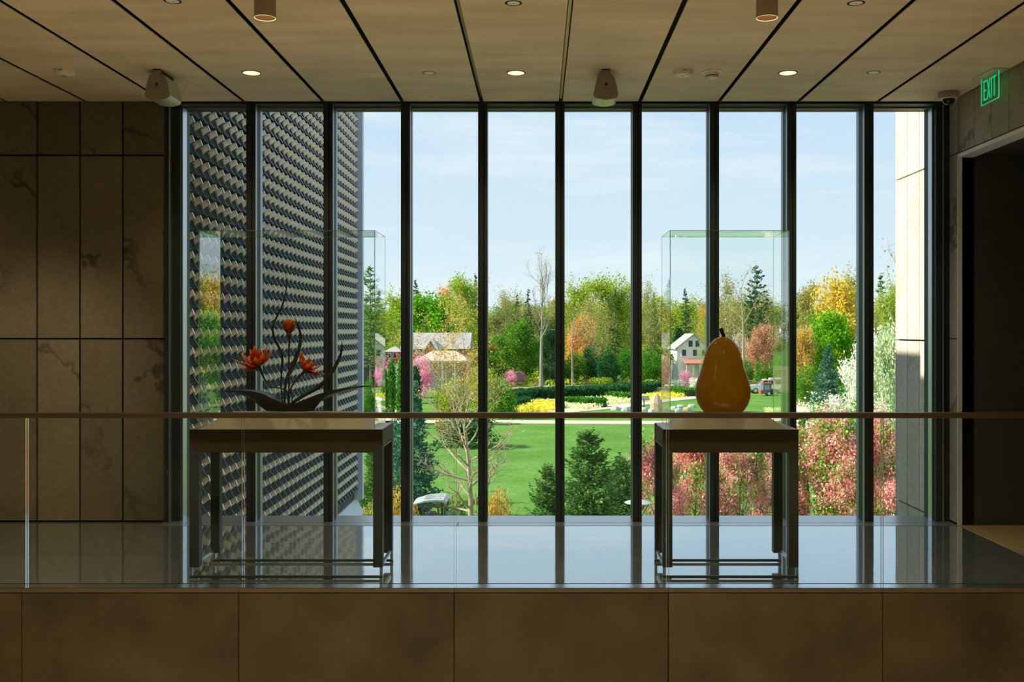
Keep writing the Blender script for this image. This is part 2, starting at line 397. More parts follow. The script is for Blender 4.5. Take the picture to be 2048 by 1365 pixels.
MB().box(JR + 0.054, JR + 0.062, YW - 0.004, 8.5, 0.0, CEIL - 0.02).build('bead', M_alu, jr)
m_ = MB(); m_.box(XJ, XR, YW - 0.01, 8.56, 3.446, 3.56); m_.box(XJ, XR, 8.56, 8.70, 3.436, 3.56); hd = m_.build('head_frame', M_frame, win)
MB().box(JL, JR, 8.55, 8.562, 3.432, 3.446).build('bead', mat('bead_bronze', (0.35, 0.26, 0.16), 0.4, 0.5), hd)
MB().box(XJ - 0.02, XR, YW - 0.02, 8.72, -0.12, 0.001).build('sill', M_sill, win)
edges = [JL - 0.02] + mc + [JR + 0.01]
for i in range(10):
    a = edges[i] + (0.028 if i else 0.0); b_ = edges[i + 1] - (0.028 if i < 9 else 0.0)
    MB().box(a, b_, GY, GY + 0.012, 0.0, 3.44).build('pane', G_win, win)
ft = thing('trim_1', 'grey metal floor strip along the window', 'trim', (0, 8.3, 0), kind='structure')
sx = [X_(317, 8.3), X_(915, 8.3), X_(1425, 8.3), X_(1916, 8.3)]
MB().box(XL, XR, 8.26, YW - 0.02, -0.3, -0.008).build('bedding', M_black, ft)
MB().box(XL, sx[0], 8.262, 8.44, -0.2, 0.0).build('strip', M_floor, ft)
for a, b_ in zip(sx[:-1], sx[1:]): MB().box(a + 0.003, b_ - 0.003, 8.268, YW - 0.026, -0.006, 0.001).build('strip', M_sill, ft)

# ------------------------------------------------------------------ glass balustrade
bal = thing('balustrade', 'frameless glass balustrade with a flat bronze handrail along the balcony edge', 'railing', (0, 6.38, 0))
ry = 6.385
hr = MB().box(XL, XR, ry - 0.022, ry + 0.022, Z_(836.5, ry), Z_(825.5, ry), 0.004).build('handrail', M_rail, bal)
gj = [X_(p, ry) for p in (54, 486.5, 910.5, 1335, 1764)]
gx = [gj[0] - 1.335 * k for k in (2, 1)] + gj + [XR]
for a, b_ in zip(gx[:-1], gx[1:]):
    p_ = MB().box(a + 0.007, b_ - 0.007, ry - 0.006, ry + 0.006, 0.0015, 1.035).build('glass_panel', G_rail, bal)
    for q in (a + 0.006, b_ - 0.0075): MB().box(q, q + 0.0015, ry - 0.0062, ry + 0.0062, 0.0, 1.035).build('polished_edge', M_gedge_w, p_)
sh = MB(); sh.box(XL, XR, YE + 0.031, ry - 0.003, -0.03, 0.0); sh.box(XL, XR, YE, YE + 0.031, -0.0035, 0.0); sh.build('shoe_front', mat('shoe_steel', (0.55, 0.60, 0.66), 0.16, 0.9), bal)
MB().box(XL, XR, ry - 0.003, ry + 0.009, -0.02, 0.001).build('gasket', M_black, bal)

# ================================================================== display tables and cases
TY0, TY1 = 6.50, 6.98
def display_table(xa, xb, label):
    t = thing('display_table', label, 'table', ((xa + xb) / 2, (TY0 + TY1) / 2, 0), 'display tables at the window')
    zt = 0.95; zb = Z_(906, TY0); lw = 0.060; ch = 0.043
    body = MB().prism([(xa, zt), (xb, zt), (xb, zb + ch), (xb - lw, zb), (xa + lw, zb), (xa, zb + ch)], TY0, TY1, 'y').build('apron', M_table, t)
    MB().box(xa + 0.004, xb - 0.004, TY0 + 0.004, TY1 - 0.004, zt, zt + 0.002).build('table_top', mat('table_top_grey', (0.20, 0.21, 0.22), 0.35), t)
    zl = 0.075
    for sx_ in (0, 1):
        X0 = xa if sx_ == 0 else xb - lw
        for yy in (TY0, TY1 - lw):
            if sx_ == 0: poly = [(X0, zl), (X0 + lw, zl), (X0 + lw, zb - 0.001), (X0, zb + ch - 0.001)]
            else: poly = [(X0, zl), (X0 + lw, zl), (X0 + lw, zb + ch - 0.001), (X0, zb - 0.001)]
            lg = MB().prism(poly, yy, yy + lw, 'y').build('leg', M_tgrey, t)
            xo = xa if sx_ == 0 else xb - 0.018; yo = yy if yy == TY0 else TY1 - 0.018
            MB().box(xo, xo + 0.018, yo, yo + 0.018, 0.018, zl).build('foot_post', M_alu, lg)
            MB().box(xo - 0.002, xo + 0.055 if sx_ == 0 else xo + 0.02, yo, yo + 0.03, 0.0, 0.006).build('foot_plate', M_alu, lg)
        xs = xa + 0.004 if sx_ == 0 else xb - 0.020
        MB().box(xs, xs + 0.016, TY0 + lw, TY1 - lw, zl, zl + 0.020).build('side_stretcher', M_alu, t)
        xs = xa + 0.002 if sx_ == 0 else xb - 0.012
        MB().box(xs, xs + 0.010, TY0 + lw, TY1 - lw, zb + 0.03, zb + 0.036).build('side_bracket', M_alu, t)
    for yy in (TY0, TY1 - 0.016): MB().box(xa, xb, yy, yy + 0.016, 0.006, 0.022).build('base_rail', M_tgrey, t)
    return t
def display_case(xa, xb, label):
    y0, y1 = TY0 + 0.025, TY1 - 0.012; z0, z1 = 0.952, Z_(461, TY0 + 0.025); th = 0.006
    t = thing('display_case', label, 'display case', ((xa + xb) / 2, (y0 + y1) / 2, z0), 'glass cases on the display tables')
    pan = [('front_pane', (xa, xb, y0, y0 + th, z0, z1 - th)), ('back_pane', (xa, xb, y1 - th, y1, z0, z1 - th)),
           ('side_pane', (xa, xa + th, y0 + th, y1 - th, z0, z1 - th)), ('side_pane', (xb - th, xb, y0 + th, y1 - th, z0, z1 - th)),
           ('top_pane', (xa, xb, y0, y1, z1 - th + 0.0005, z1))]
    for n_, bx in pan: MB().box(*bx).build(n_, G_side if n_ in ('side_pane', 'top_pane') else G_case, t)
    for xx in (xa, xb - 0.003):
        for yy in (y0, y1 - 0.003): MB().box(xx, xx + 0.003, yy, yy + 0.003, z0, z1).build('polished_edge', M_gedge, t)
        MB().box(xx, xx + 0.003, y0, y1, z1 - 0.003, z1 + 0.0005).build('polished_edge', M_gedge, t)
    for yy in (y0 - 0.0005, y1 - 0.002): MB().box(xa, xb, yy, yy + 0.0025, z1 - 0.003, z1).build('polished_edge', M_gedge, t)
    return t
def plinth(xa, xb, label):
    y0, y1 = TY0 + 0.040, TY1 - 0.030; z0, z1 = 0.952, 1.040; i = 0.125; j = 0.10
    xa += 0.014; xb -= 0.014
    o_ = MB().add([(xa, y0, z0), (xb, y0, z0), (xb, y1, z0), (xa, y1, z0), (xa + i, y0 + j, z1), (xb - i, y0 + j, z1), (xb - i, y1 - j, z1), (xa + i, y1 - j, z1)],
             [(0, 3, 2, 1), (4, 5, 6, 7), (0, 1, 5, 4), (1, 2, 6, 5), (2, 3, 7, 6), (3, 0, 4, 7)]).build('display_plinth', M_plinth)
    tag(o_, label, 'plinth', 'tan plinths inside the cases'); return o_
LX = (X_(379, TY0), X_(765, TY0)); RX = (X_(1326, TY0), X_(1597, TY0))
display_table(*LX, 'wide brown topped display table on grey legs under the flower sculpture')
display_table(*RX, 'narrow brown topped display table on grey legs under the amber pear')
LC = (X_(397, 6.525), X_(750, 6.525)); RC = (X_(1339.7, 6.525), X_(1579.5, 6.525))
display_case(*LC, 'wide clear glass case covering the orange flower sculpture')
display_case(*RC, 'narrow clear glass case covering the amber pear')
plinth(*LC, 'wide tan plinth with sloping sides under the flower sculpture')
plinth(*RC, 'narrow tan plinth with sloping sides under the amber pear')
# ------------------------------------------------------------------ pear
def pear_mat():
    t = NT('amber_glass')
    d = t.node('ShaderNodeBsdfPrincipled', {'Base Color': (0.25, 0.145, 0.006, 1), 'Roughness': 0.07, 'IOR': 1.5})
    tl = t.node('ShaderNodeBsdfTranslucent', {'Color': (0.85, 0.50, 0.025, 1)})
    m = t.node('ShaderNodeMixShader', {0: 0.45, 1: d.outputs[0], 2: tl.outputs[0]}); return t.surf(m.outputs[0])
PY = 6.745; pc = at(1446, 826, PY)
pear = thing('glass_pear', 'large glossy amber glass pear with a dark stem on a plinth', 'sculpture', (pc[0], PY, 1.040))
pp = [(826, 34), (824, 38), (818, 44), (808, 50), (795, 54), (780, 55), (765, 52.5), (750, 47.5), (735, 42.5), (720, 38.5), (706, 34.5), (695, 30), (686, 24), (679, 17), (675, 9), (674, 0.5)]
MB().lathe([(r * PY / F, max(Z_(y, PY), 1.0402) if k == 0 else Z_(y, PY)) for k, (y, r) in enumerate(pp)], 56, (pc[0], PY, 0)).build('pear_body', pear_mat(), pear, smooth=True)
MB().tube([at(1448, 679, PY), at(1446.5, 670, PY), at(1443.5, 663, PY), at(1441.5, 657, PY)], [0.014, 0.012, 0.013, 0.015], 10).build('pear_stem', mat('stem_dark', (0.03, 0.018, 0.008), 0.4), pear, smooth=True)
# ------------------------------------------------------------------ flower sculpture
FY = 6.74
def c8(x, y, dy=0.0): return Vector(at(440 + x / 4.266, 530 + y / 4.266, FY + dy))
fs = thing('flower_sculpture', 'sculpture of three orange flowers rising from dark bronze leaves', 'sculpture', (X_(582, FY), FY, 1.040))
M_bronze = mat('dark_bronze_leaf', (0.020, 0.026, 0.022), 0.38, 0.0, c2=(0.035, 0.045, 0.038), scale=30)
def broad_leaf(top, bot, ysign):
    m_ = MB(); n = len(top); V = []
    for i, (a, b_) in enumerate(zip(top, bot)):
        t_ = i / (n - 1); w = 0.075 * math.sin(math.pi * min(t_ * 0.9 + 0.03, 1.0)) + 0.004; A = c8(*a); B = c8(*b_); C_ = (A * 0.42 + B * 0.58)
        V += [A + Vector((0, w, 0)), A * 0.6 + B * 0.4 + Vector((0, w * 0.75, -0.004)), B, A * 0.6 + B * 0.4 + Vector((0, -w * 0.75, -0.004)), A + Vector((0, -w, 0)), A * 0.7 + B * 0.3]
    k = 6; Fc = [(i * k + j, i * k + (j + 1) % k, (i + 1) * k + (j + 1) % k, (i + 1) * k + j) for i in range(n - 1) for j in range(k)]
    Fc += [tuple(range(k)), tuple((n - 1) * k + j for j in range(k))]
    m_.add(V, Fc); return m_.build('broad_leaf', M_bronze, fs, smooth=True)
broad_leaf([(40, 1078), (110, 1068), (200, 1067), (300, 1074), (400, 1096), (480, 1140), (560, 1180), (620, 1190)],
           [(42, 1082), (130, 1096), (210, 1122), (290, 1168), (350, 1215), (400, 1250), (520, 1253), (620, 1253)], 1)
broad_leaf([(1287, 1029), (1190, 1034), (1090, 1046), (960, 1070), (850, 1100), (740, 1145), (660, 1180), (600, 1192)],
           [(1286, 1033), (1190, 1052), (1080, 1076), (960, 1118), (860, 1165), (795, 1250), (700, 1253), (600, 1253)], -1)
def blade(pts, widths, dys, name='blade_leaf'):
    # smooth curve through the points
    P = [c8(x, y, d) for (x, y), d in zip(pts, dys)]; Q = []; W = []
    for i in range(len(P) - 1):
        p0, p1, p2, p3 = P[max(i - 1, 0)], P[i], P[i + 1], P[min(i + 2, len(P) - 1)]
        for s_ in range(5):
            t_ = s_ / 5
            Q.append(0.5 * ((2 * p1) + (p2 - p0) * t_ + (2 * p0 - 5 * p1 + 4 * p2 - p3) * t_ ** 2 + (3 * p1 - p0 - 3 * p2 + p3) * t_ ** 3)); W.append(widths[i] * (1 - t_) + widths[i + 1] * t_)
    Q.append(P[-1]); W.append(widths[-1])
    V = []; n = len(Q)
    for i in range(n):
        t_ = (Q[min(i + 1, n - 1)] - Q[max(i - 1, 0)]).normalized(); sd = Vector((-t_.z, 0, t_.x)); sd = sd.normalized() if sd.length > 1e-5 else Vector((1, 0, 0))
        w = W[i] / 4.266 * FY / F / 2
        V += [Q[i] + sd * w, Q[i] + Vector((0, -w * 0.5, 0)), Q[i] - sd * w, Q[i] + Vector((0, w * 0.35, 0))]
    Fc = [(i * 4 + j, i * 4 + (j + 1) % 4, (i + 1) * 4 + (j + 1) % 4, (i + 1) * 4 + j) for i in range(n - 1) for j in range(4)] + [(0, 1, 2, 3), ((n - 1) * 4, (n - 1) * 4 + 1, (n - 1) * 4 + 2, (n - 1) * 4 + 3)]
    return MB().add(V, Fc).build(name, M_bronze, fs, smooth=True)
blade([(535, 1190), (520, 1000), (532, 800), (508, 715), (462, 620), (450, 540), (472, 470), (528, 355), (558, 250), (568, 150), (557, 72)], [10, 13, 20, 22, 20, 18, 16, 14, 11, 7, 2], [0] * 11)
blade([(550, 1190), (562, 1000), (615, 880), (664, 750), (688, 630), (672, 530), (638, 455)], [12, 26, 40, 34, 26, 18, 3], [-0.02, -0.03, -0.03, -0.02, 0, 0.01, 0.02])
blade([(590, 1200), (700, 1122), (850, 1035), (945, 930), (1008, 820), (1038, 725), (1040, 652)], [20, 34, 36, 34, 28, 18, 3], [0.02] * 7)
blade([(520, 1160), (480, 1130), (440, 1118), (425, 1120)], [10, 8, 6, 3], [0.05, 0.06, 0.07, 0.07])
M_stem = mat('stem_bronze', (0.022, 0.024, 0.020), 0.4)
def cstem(pts, r, dy=0.0): return MB().tube([c8(x, y, dy) for x, y in pts], r, 8).build('stem', M_stem, fs, smooth=True)
cstem([(585, 1190), (575, 1085), (530, 1055), (450, 1045), (405, 1015), (372, 960), (345, 895), (330, 870)], [0.005] * 5 + [0.006, 0.010, 0.016], -0.02)
cstem([(590, 1190), (588, 1000), (587, 800), (591, 640), (590, 590)], [0.005, 0.005, 0.005, 0.006, 0.016], 0.0)
cstem([(612, 1170), (618, 1130), (597, 1080), (605, 1050), (640, 995), (690, 940), (728, 905)], [0.004, 0.004, 0.004, 0.005, 0.005, 0.007, 0.014], 0.01)
def petal_mesh():
    n, k = 9, 5; V = []; 
    for i in range(n):
        t_ = i / (n - 1); w = 0.20 * (math.sin(math.pi * min(1, t_ * 0.92 + 0.06)) ** 0.8) * (1 - 0.55 * t_ ** 4)
        if i == n - 1: w = 0.012
        for j in range(k):
            s_ = (j / (k - 1) - 0.5) * 2
            V.append((s_ * w, 0.10 * math.sin(math.pi * t_) - 0.16 * w * s_ * s_ * 2.2, t_))
    base = len(V); V += [(x, y - 0.025, z) for x, y, z in V]
    Fc = []
    for i in range(n - 1):
        for j in range(k - 1):
            a = i * k + j; Fc.append((a, a + 1, a + k + 1, a + k)); Fc.append((base + a, base + a + k, base + a + k + 1, base + a + 1))
    for i in range(n - 1):
        for j in (0, k - 1):
            a = i * k + j; Fc.append((a, a + k, base + a + k, base + a))
    for i in (0, n - 1):
        for j in range(k - 1):
            a = i * k + j; Fc.append((a, a + 1, base + a + 1, base + a))
    me = bpy.data.meshes.new('petal'); me.from_pydata(V, [], Fc)
    import bmesh
    bm = bmesh.new(); bm.from_mesh(me); bmesh.ops.recalc_face_normals(bm, faces=bm.faces); bm.to_mesh(me); bm.free()
    me.polygons.foreach_set('use_smooth', [True] * len(me.polygons))
    t = NT('orange_glass_petal'); c = t.node('ShaderNodeTexCoord'); sp_ = t.node('ShaderNodeSeparateXYZ', {0: c.outputs['Object']})
    col = t.ramp(sp_.outputs[2], [(0.0, (0.05, 0.006, 0.003)), (0.35, (0.40, 0.030, 0.006)), (0.72, (0.80, 0.13, 0.010)), (1.0, (1.0, 0.58, 0.04))])
    d = t.node('ShaderNodeBsdfPrincipled', {'Base Color': col, 'Roughness': 0.2}); tl = t.node('ShaderNodeBsdfTranslucent', {'Color': col})
    m = t.node('ShaderNodeMixShader', {0: 0.55, 1: d.outputs[0], 2: tl.outputs[0]}); me.materials.append(t.surf(m.outputs[0]))
    return me
PET = petal_mesh()
def flower(cx, cy, petals, dy, name_label):
    c = c8(cx, cy, dy)
    h = MB().lathe([(0.002, -0.022), (0.013, -0.014), (0.018, 0.0), (0.013, 0.012), (0.002, 0.016)], 12, tuple(c)).build('flower_head', mat('flower_heart', (0.10, 0.015, 0.006), 0.35), fs, smooth=True)
    h['label'] = name_label
    o_ = org(fs)
    for (tx, ty, d_, w) in petals:
        tip = c8(tx, ty, dy + d_); v = tip - c; L = v.length; z = v.normalized()
        up = Vector((0, 0, 1)) if name_label.startswith('closed') is False else Vector((0, -d_ - 1e-3, 0)) * 0 + (Vector((c.x, c.y, 0)) - Vector((tip.x, tip.y, 0)))
        yv = up - z * up.dot(z)
        if yv.length < 1e-4: yv = Vector((0, 1, 0))
        yv = yv.normalized() * -1; xv = yv.cross(z)
        p = bpy.data.objects.new('petal', PET); COL.objects.link(p); p.parent = h
        Mx = Matrix((xv, yv, z)).transposed().to_4x4()
        p.matrix_local = Matrix.Translation(c - o_) @ Mx @ Matrix.Diagonal((L * w * 1.3, L, L, 1))
flower(318, 880, [(123, 813, 0.0, 0.75), (163, 882, -0.06, 0.75), (180, 758, 0.05, 0.9), (254, 722, 0.02, 0.8), (292, 692, -0.03, 0.85), (345, 708, 0.04, 0.75), (372, 755, -0.07, 0.8), (405, 695, 0.0, 0.75), (447, 738, -0.03, 0.7), (225, 840, -0.09, 0.9), (300, 790, -0.09, 1.0), (205, 905, -0.05, 0.8), (435, 770, 0.06, 0.7), (245, 780, 0.08, 0.8)], -0.02, 'open orange flower leaning left')
flower(588, 592, [(545, 470, -0.03, 1.0), (575, 462, -0.045, 1.15), (605, 462, -0.045, 1.15), (632, 470, -0.025, 1.0), (538, 500, 0.0, 0.9), (640, 498, 0.0, 0.9), (560, 465, 0.035, 1.1), (600, 463, 0.04, 1.1), (525, 520, -0.02, 0.7), (652, 520, -0.02, 0.7)], 0.0, 'closed red flower bud on the tall stem')
flower(735, 905, [(690, 800, 0.02, 0.85), (765, 768, 0.0, 0.9), (828, 812, 0.02, 0.85), (868, 858, -0.02, 0.8), (897, 934, 0.03, 0.7), (862, 956, -0.02, 0.7), (682, 740, 0.05, 0.6), (725, 812, -0.06, 1.0), (780, 830, -0.07, 1.0), (820, 890, -0.07, 0.95), (800, 935, -0.05, 0.8), (700, 850, -0.04, 0.9), (752, 850, -0.1, 1.1)], 0.01, 'open orange flower leaning right')

# ================================================================== ceiling fittings
WARM = (1.0, 0.79, 0.48)
M_lens = emat('lamp_lens', (1.0, 0.80, 0.42), 1.35)
M_lampin = emat('lamp_inner_glow', (1.0, 0.48, 0.13), 1.0)
def spot(name, loc, energy, size=1.9, blend=0.6, rad=0.05, parent=None, aim=None):
    l = bpy.data.lights.new(name, 'SPOT'); l.energy = energy; l.color = WARM; l.spot_size = size; l.spot_blend = blend; l.shadow_soft_size = rad
    o_ = bpy.data.objects.new(name, l); COL.objects.link(o_)
    if aim is not None: o_.rotation_euler = (Vector(loc) - Vector(aim)).to_track_quat('Z', 'Y').to_euler()
    if parent is not None: o_.parent = parent; o_.location = Vector(loc) - org(parent)
    else: o_.location = loc
    return o_
def downlight(x, y, label, energy, size=2.3):
    t = thing('downlight', label, 'ceiling light', (x, y, CEIL), 'round recessed downlights')
    MB().lathe([(0.058, -0.001), (0.068, -0.003), (0.070, 0.001), (0.058, 0.002)], 28, (x, y, CEIL - 0.002)).build('ring', M_black, t, smooth=True)
    MB().lathe([(0.0005, -0.001), (0.061, -0.001), (0.061, 0.0), (0.0005, 0.0)], 28, (x, y, CEIL - 0.0035)).build('lens', M_lens, t)
    spot('downlight_lamp', (x, y, CEIL - 0.03), energy, size, 0.8, 0.06, t)
    return t
YD = 7.46
downlight(X_(503, YD), YD, 'lit recessed downlight in the ceiling above the flower case', 55)
downlight(X_(1032, YD), YD, 'lit recessed downlight in the ceiling near the middle', 55)
downlight(X_(1576, YD), YD, 'lit recessed downlight in the ceiling right of the smoke detectors', 55)
def cyl_lamp(px, label, energy, Y=4.76):
    x = X_(px, Y); zb = Z_(36, Y); r = 0.050
    t = thing('cylinder_lamp', label, 'ceiling light', (x, Y, zb), 'cylinder ceiling lamps')
    MB().lathe([(r - 0.004, zb + 0.035), (r - 0.003, zb), (r, zb), (r, CEIL), (0.001, CEIL)], 32, (x, Y, 0)).build('housing', mat('lamp_housing', (0.36, 0.30, 0.20), 0.5), t, smooth=True)
    MB().lathe([(0.0005, zb + 0.028), (r - 0.004, zb + 0.028), (r - 0.004, zb + 0.034), (0.0005, zb + 0.034)], 28, (x, Y, 0)).build('diffuser', M_lampin, t)
    MB().lathe([(r - 0.0035, zb + 0.0005), (r - 0.001, zb - 0.001), (r - 0.001, zb + 0.001), (r - 0.0035, zb + 0.001)], 32, (x, Y, 0), 'z', False).build('glow_rim', M_lens, t)
    spot('cylinder_lamp_light', (x, Y, zb - 0.02), energy, 2.2, 0.9, 0.05, t)
cyl_lamp(530, 'tan cylinder lamp hanging at the top left of the view', 110)
cyl_lamp(1534, 'tan cylinder lamp hanging at the top right of the view', 110)
cyl_lamp(-475, 'tan cylinder lamp past the left edge of the view, aimed at the stone wall', 60)
spot('accent_lamp', (-3.605, 4.80, 3.00), 170, 0.62, 1.0, 0.05, None, (-4.1, 8.44, 1.05))
# unseen: the balcony row goes on; hall downlights are added to bounce-light the ceiling
for k, (x, y, e) in enumerate(((-5.2, 7.2, 30), (-3.6, 4.76, 60))):
    if k == 0: downlight(x, y, 'recessed downlight over the left end of the balcony', e)
for x in (-5.4, -3.2, -1.0, 1.2, 2.6):
    for y in (3.4, 1.7, -0.8): downlight(x, y, 'added unseen downlight over the hall, lighting the ceiling by bounce', 800 if y > 0 else 200, 1.0)
def disc(px, py, wpx, label, ring=False):
    Y = 1.875 * F / (VY - py); x = X_(px, Y); r = wpx * Y / F / 2
    t = thing('sprinkler_plate', label, 'sprinkler', (x, Y, CEIL), 'round sprinkler cover plates')
    MB().lathe([(0.0005, -0.004), (r * 0.8, -0.004), (r, -0.001), (r, 0.0)], 24, (x, Y, CEIL)).build('plate', mat('plate_cream', (0.90, 0.87, 0.74), 0.45), t, smooth=True)
    MB().lathe([(r, -0.0015), (r * (1.30 if ring else 1.16), -0.0015), (r * (1.30 if ring else 1.16), 0.0), (r, 0.0)], 24, (x, Y, CEIL)).build('rim', M_black, t)
    if ring: MB().lathe([(0.0005, -0.006), (r * 0.16, -0.006), (r * 0.16, -0.003), (0.0005, -0.003)], 12, (x, Y, CEIL)).build('screw', M_alu, t)
disc(858, 146, 23, 'small plain sprinkler plate left of the middle downlight')
disc(1747, 145, 23, 'small plain sprinkler plate right of the right downlight')
disc(1027, 6, 27, 'dark rimmed sprinkler plate at the top middle of the ceiling', True)
disc(1712, 6, 27, 'dark rimmed sprinkler plate at the top right of the ceiling', True)
disc(345, 2, 27, 'dark rimmed sprinkler plate at the top left of the ceiling', True)
def strobe(px, label):
    Y = 1.875 * F / (VY - 141); x = X_(px, Y); r = 0.076
    t = thing('strobe_alarm', label, 'alarm', (x, Y, CEIL), 'round ceiling alarms')
    MB().lathe([(0.001, -0.036), (r * 0.84, -0.036), (r * 0.9, -0.030), (r, -0.004), (r, 0.0)], 28, (x, Y, CEIL)).build('housing', M_white, t, smooth=True)
    MB().lathe([(0.001, -0.040), (0.052, -0.0385), (0.058, -0.0355), (0.001, -0.0355)], 24, (x, Y, CEIL)).build('lens_ring', mat('strobe_lens', (0.85, 0.78, 0.52), 0.2), t, smooth=True)
    b_ = MB()
    for a in range(4): b_.box(x - 0.012 + 0.006 * a, x - 0.0095 + 0.006 * a, Y - 0.01, Y + 0.01, CEIL - 0.045, CEIL - 0.040)
    b_.build('flash_element', M_alu, t)
    MB().box(x - 0.012, x + 0.012, Y - r * 0.985, Y - r * 0.9, CEIL - 0.016, CEIL - 0.011).build('slot', M_black, t)
strobe(1366, 'round cream strobe alarm beside the small smoke detector'); strobe(130, 'round cream strobe alarm on the ceiling above the stone wall')
Y = 7.44; x = X_(1424, Y); t = thing('smoke_detector', 'small cream smoke detector on a flanged base right of the strobe', 'smoke detector', (x, Y, CEIL))
MB().lathe([(0.001, -0.010), (0.068, -0.010), (0.076, -0.004), (0.076, 0.0)], 28, (x, Y, CEIL)).build('base', M_white, t, smooth=True)
MB().lathe([(0.001, -0.047), (0.038, -0.046), (0.041, -0.040), (0.043, -0.034), (0.054, -0.010), (0.001, -0.010)], 28, (x, Y, CEIL)).build('head', M_white, t, smooth=True)
MB().lathe([(0.0425, -0.034), (0.0445, -0.034), (0.0455, -0.028), (0.042, -0.028)], 28, (x, Y, CEIL)).build('vent_slot', M_black, t)
def speaker(px, label):
    Y0 = 7.36; Y1 = 7.60; xc = X_(px, Y0); zt = Z_(148, Y0); zb_ = Z_(196, Y0)
    t = thing('ceiling_speaker', label, 'speaker', (xc, Y0, CEIL), 'wedge speakers hung from the ceiling')
    hw = 0.088; h = zt - zb_
    prof = [(-0.40, 0.0), (-0.62, 0.06), (-0.74, 0.22), (-0.86, 0.45), (-0.97, 0.72), (-1.0, 0.86), (-0.93, 0.95), (-0.72, 1.0), (-0.3, 1.045), (0, 1.06)]
    pl = [(xc + u * hw, zt - v * h) for u, v in prof] + [(xc - u * hw, zt - v * h) for u, v in prof[::-1][1:]]
    MB().prism(pl, Y0, Y0 + 0.012, 'y').build('end_cap', mat('speaker_cap', (0.26, 0.235, 0.18), 0.5), t, smooth=False)
    s_ = 1.015; zc = (zt + zb_) / 2
    pl2 = [(xc + (a - xc) * s_, zc + (b_ - zc) * s_) for a, b_ in pl]
    MB().prism(pl2, Y0 + 0.012, Y1, 'y').build('cabinet', mat('speaker_grille', (0.58, 0.56, 0.48), 0.25, 0.3), t)
    MB().prism(pl, Y1, Y1 + 0.012, 'y').build('end_cap', MATS['speaker_cap'], t)
    br = MB(); bw = 0.030; zp = Z_(169, Y0)
    arc = [(xc + bw * math.cos(a), zp + bw * math.sin(a)) for a in [math.pi + k * math.pi / 8 for k in range(9)]]
    for yy in (Y0 - 0.006, Y1 + 0.013): br.prism([(xc + bw, CEIL - 0.001), (xc - bw, CEIL - 0.001)] + arc, yy, yy + 0.005, 'y')
    br.box(xc - bw, xc + bw, Y0 - 0.006, Y1 + 0.018, CEIL - 0.008, CEIL - 0.001); b_ = br.build('bracket', MATS['speaker_cap'], t)
    MB().lathe([(0.001, -0.006), (0.009, -0.006), (0.011, 0.0), (0.001, 0.0)], 14, (xc, Y0 - 0.006, zp), 'y').build('knob', M_black, b_)
speaker(314, 'cream wedge speaker hung from the ceiling at the left end of the window')
speaker(1212, 'cream wedge speaker hung from the ceiling near the middle of the window')
Y = 8.08; x = X_(1897, Y); t = thing('dome_camera', 'small security dome camera on the ceiling in the right corner', 'camera', (x, Y, CEIL))
MB().lathe([(0.001, -0.052), (0.070, -0.052), (0.078, -0.046), (0.078, 0.0)], 28, (x, Y, CEIL)).build('housing', mat('camera_housing', (0.34, 0.32, 0.26), 0.45), t, smooth=True)
MB().lathe([(0.001, -0.104), (0.018, -0.101), (0.034, -0.090), (0.045, -0.072), (0.049, -0.053), (0.001, -0.053)], 28, (x, Y, CEIL)).build('dome', mat('smoked_dome', (0.01, 0.01, 0.01), 0.05), t, smooth=True)
MB().lathe([(0.049, -0.055), (0.068, -0.055), (0.068, -0.0515), (0.049, -0.0515)], 28, (x, Y, CEIL)).build('bezel', M_white, t)
# EXIT sign
ex = 3.305; ya, yb = 7.63, 7.345
t = thing('exit_sign', 'green lit EXIT sign of clear acrylic hung from the ceiling', 'sign', (ex, (ya + yb) / 2, CEIL))
MB().box(ex - 0.060, ex + 0.060, yb - 0.03, ya + 0.03, CEIL - 0.012, CEIL - 0.001, 0.002).build('mount_plate', mat('sign_mount', (0.62, 0.56, 0.42), 0.35), t)
EM = emat('exit_green', (0.0, 0.62, 0.20), 0.85)
zs0 = CEIL - 0.205
pn = MB().box(ex - 0.003, ex + 0.003, yb, ya, zs0, CEIL - 0.012).build('acrylic_panel', glassmat('acrylic', (0.95, 0.99, 0.95), 1.25), t)
e_ = MB(); e_.box(ex - 0.0035, ex + 0.0035, yb - 0.003, yb, zs0, CEIL - 0.012); e_.box(ex - 0.0035, ex + 0.0035, yb - 0.003, ya + 0.001, zs0 - 0.003, zs0); e_.box(ex - 0.0035, ex + 0.0035, ya, ya + 0.0015, zs0, CEIL - 0.012); e_.build('glowing_edge', EM, t)
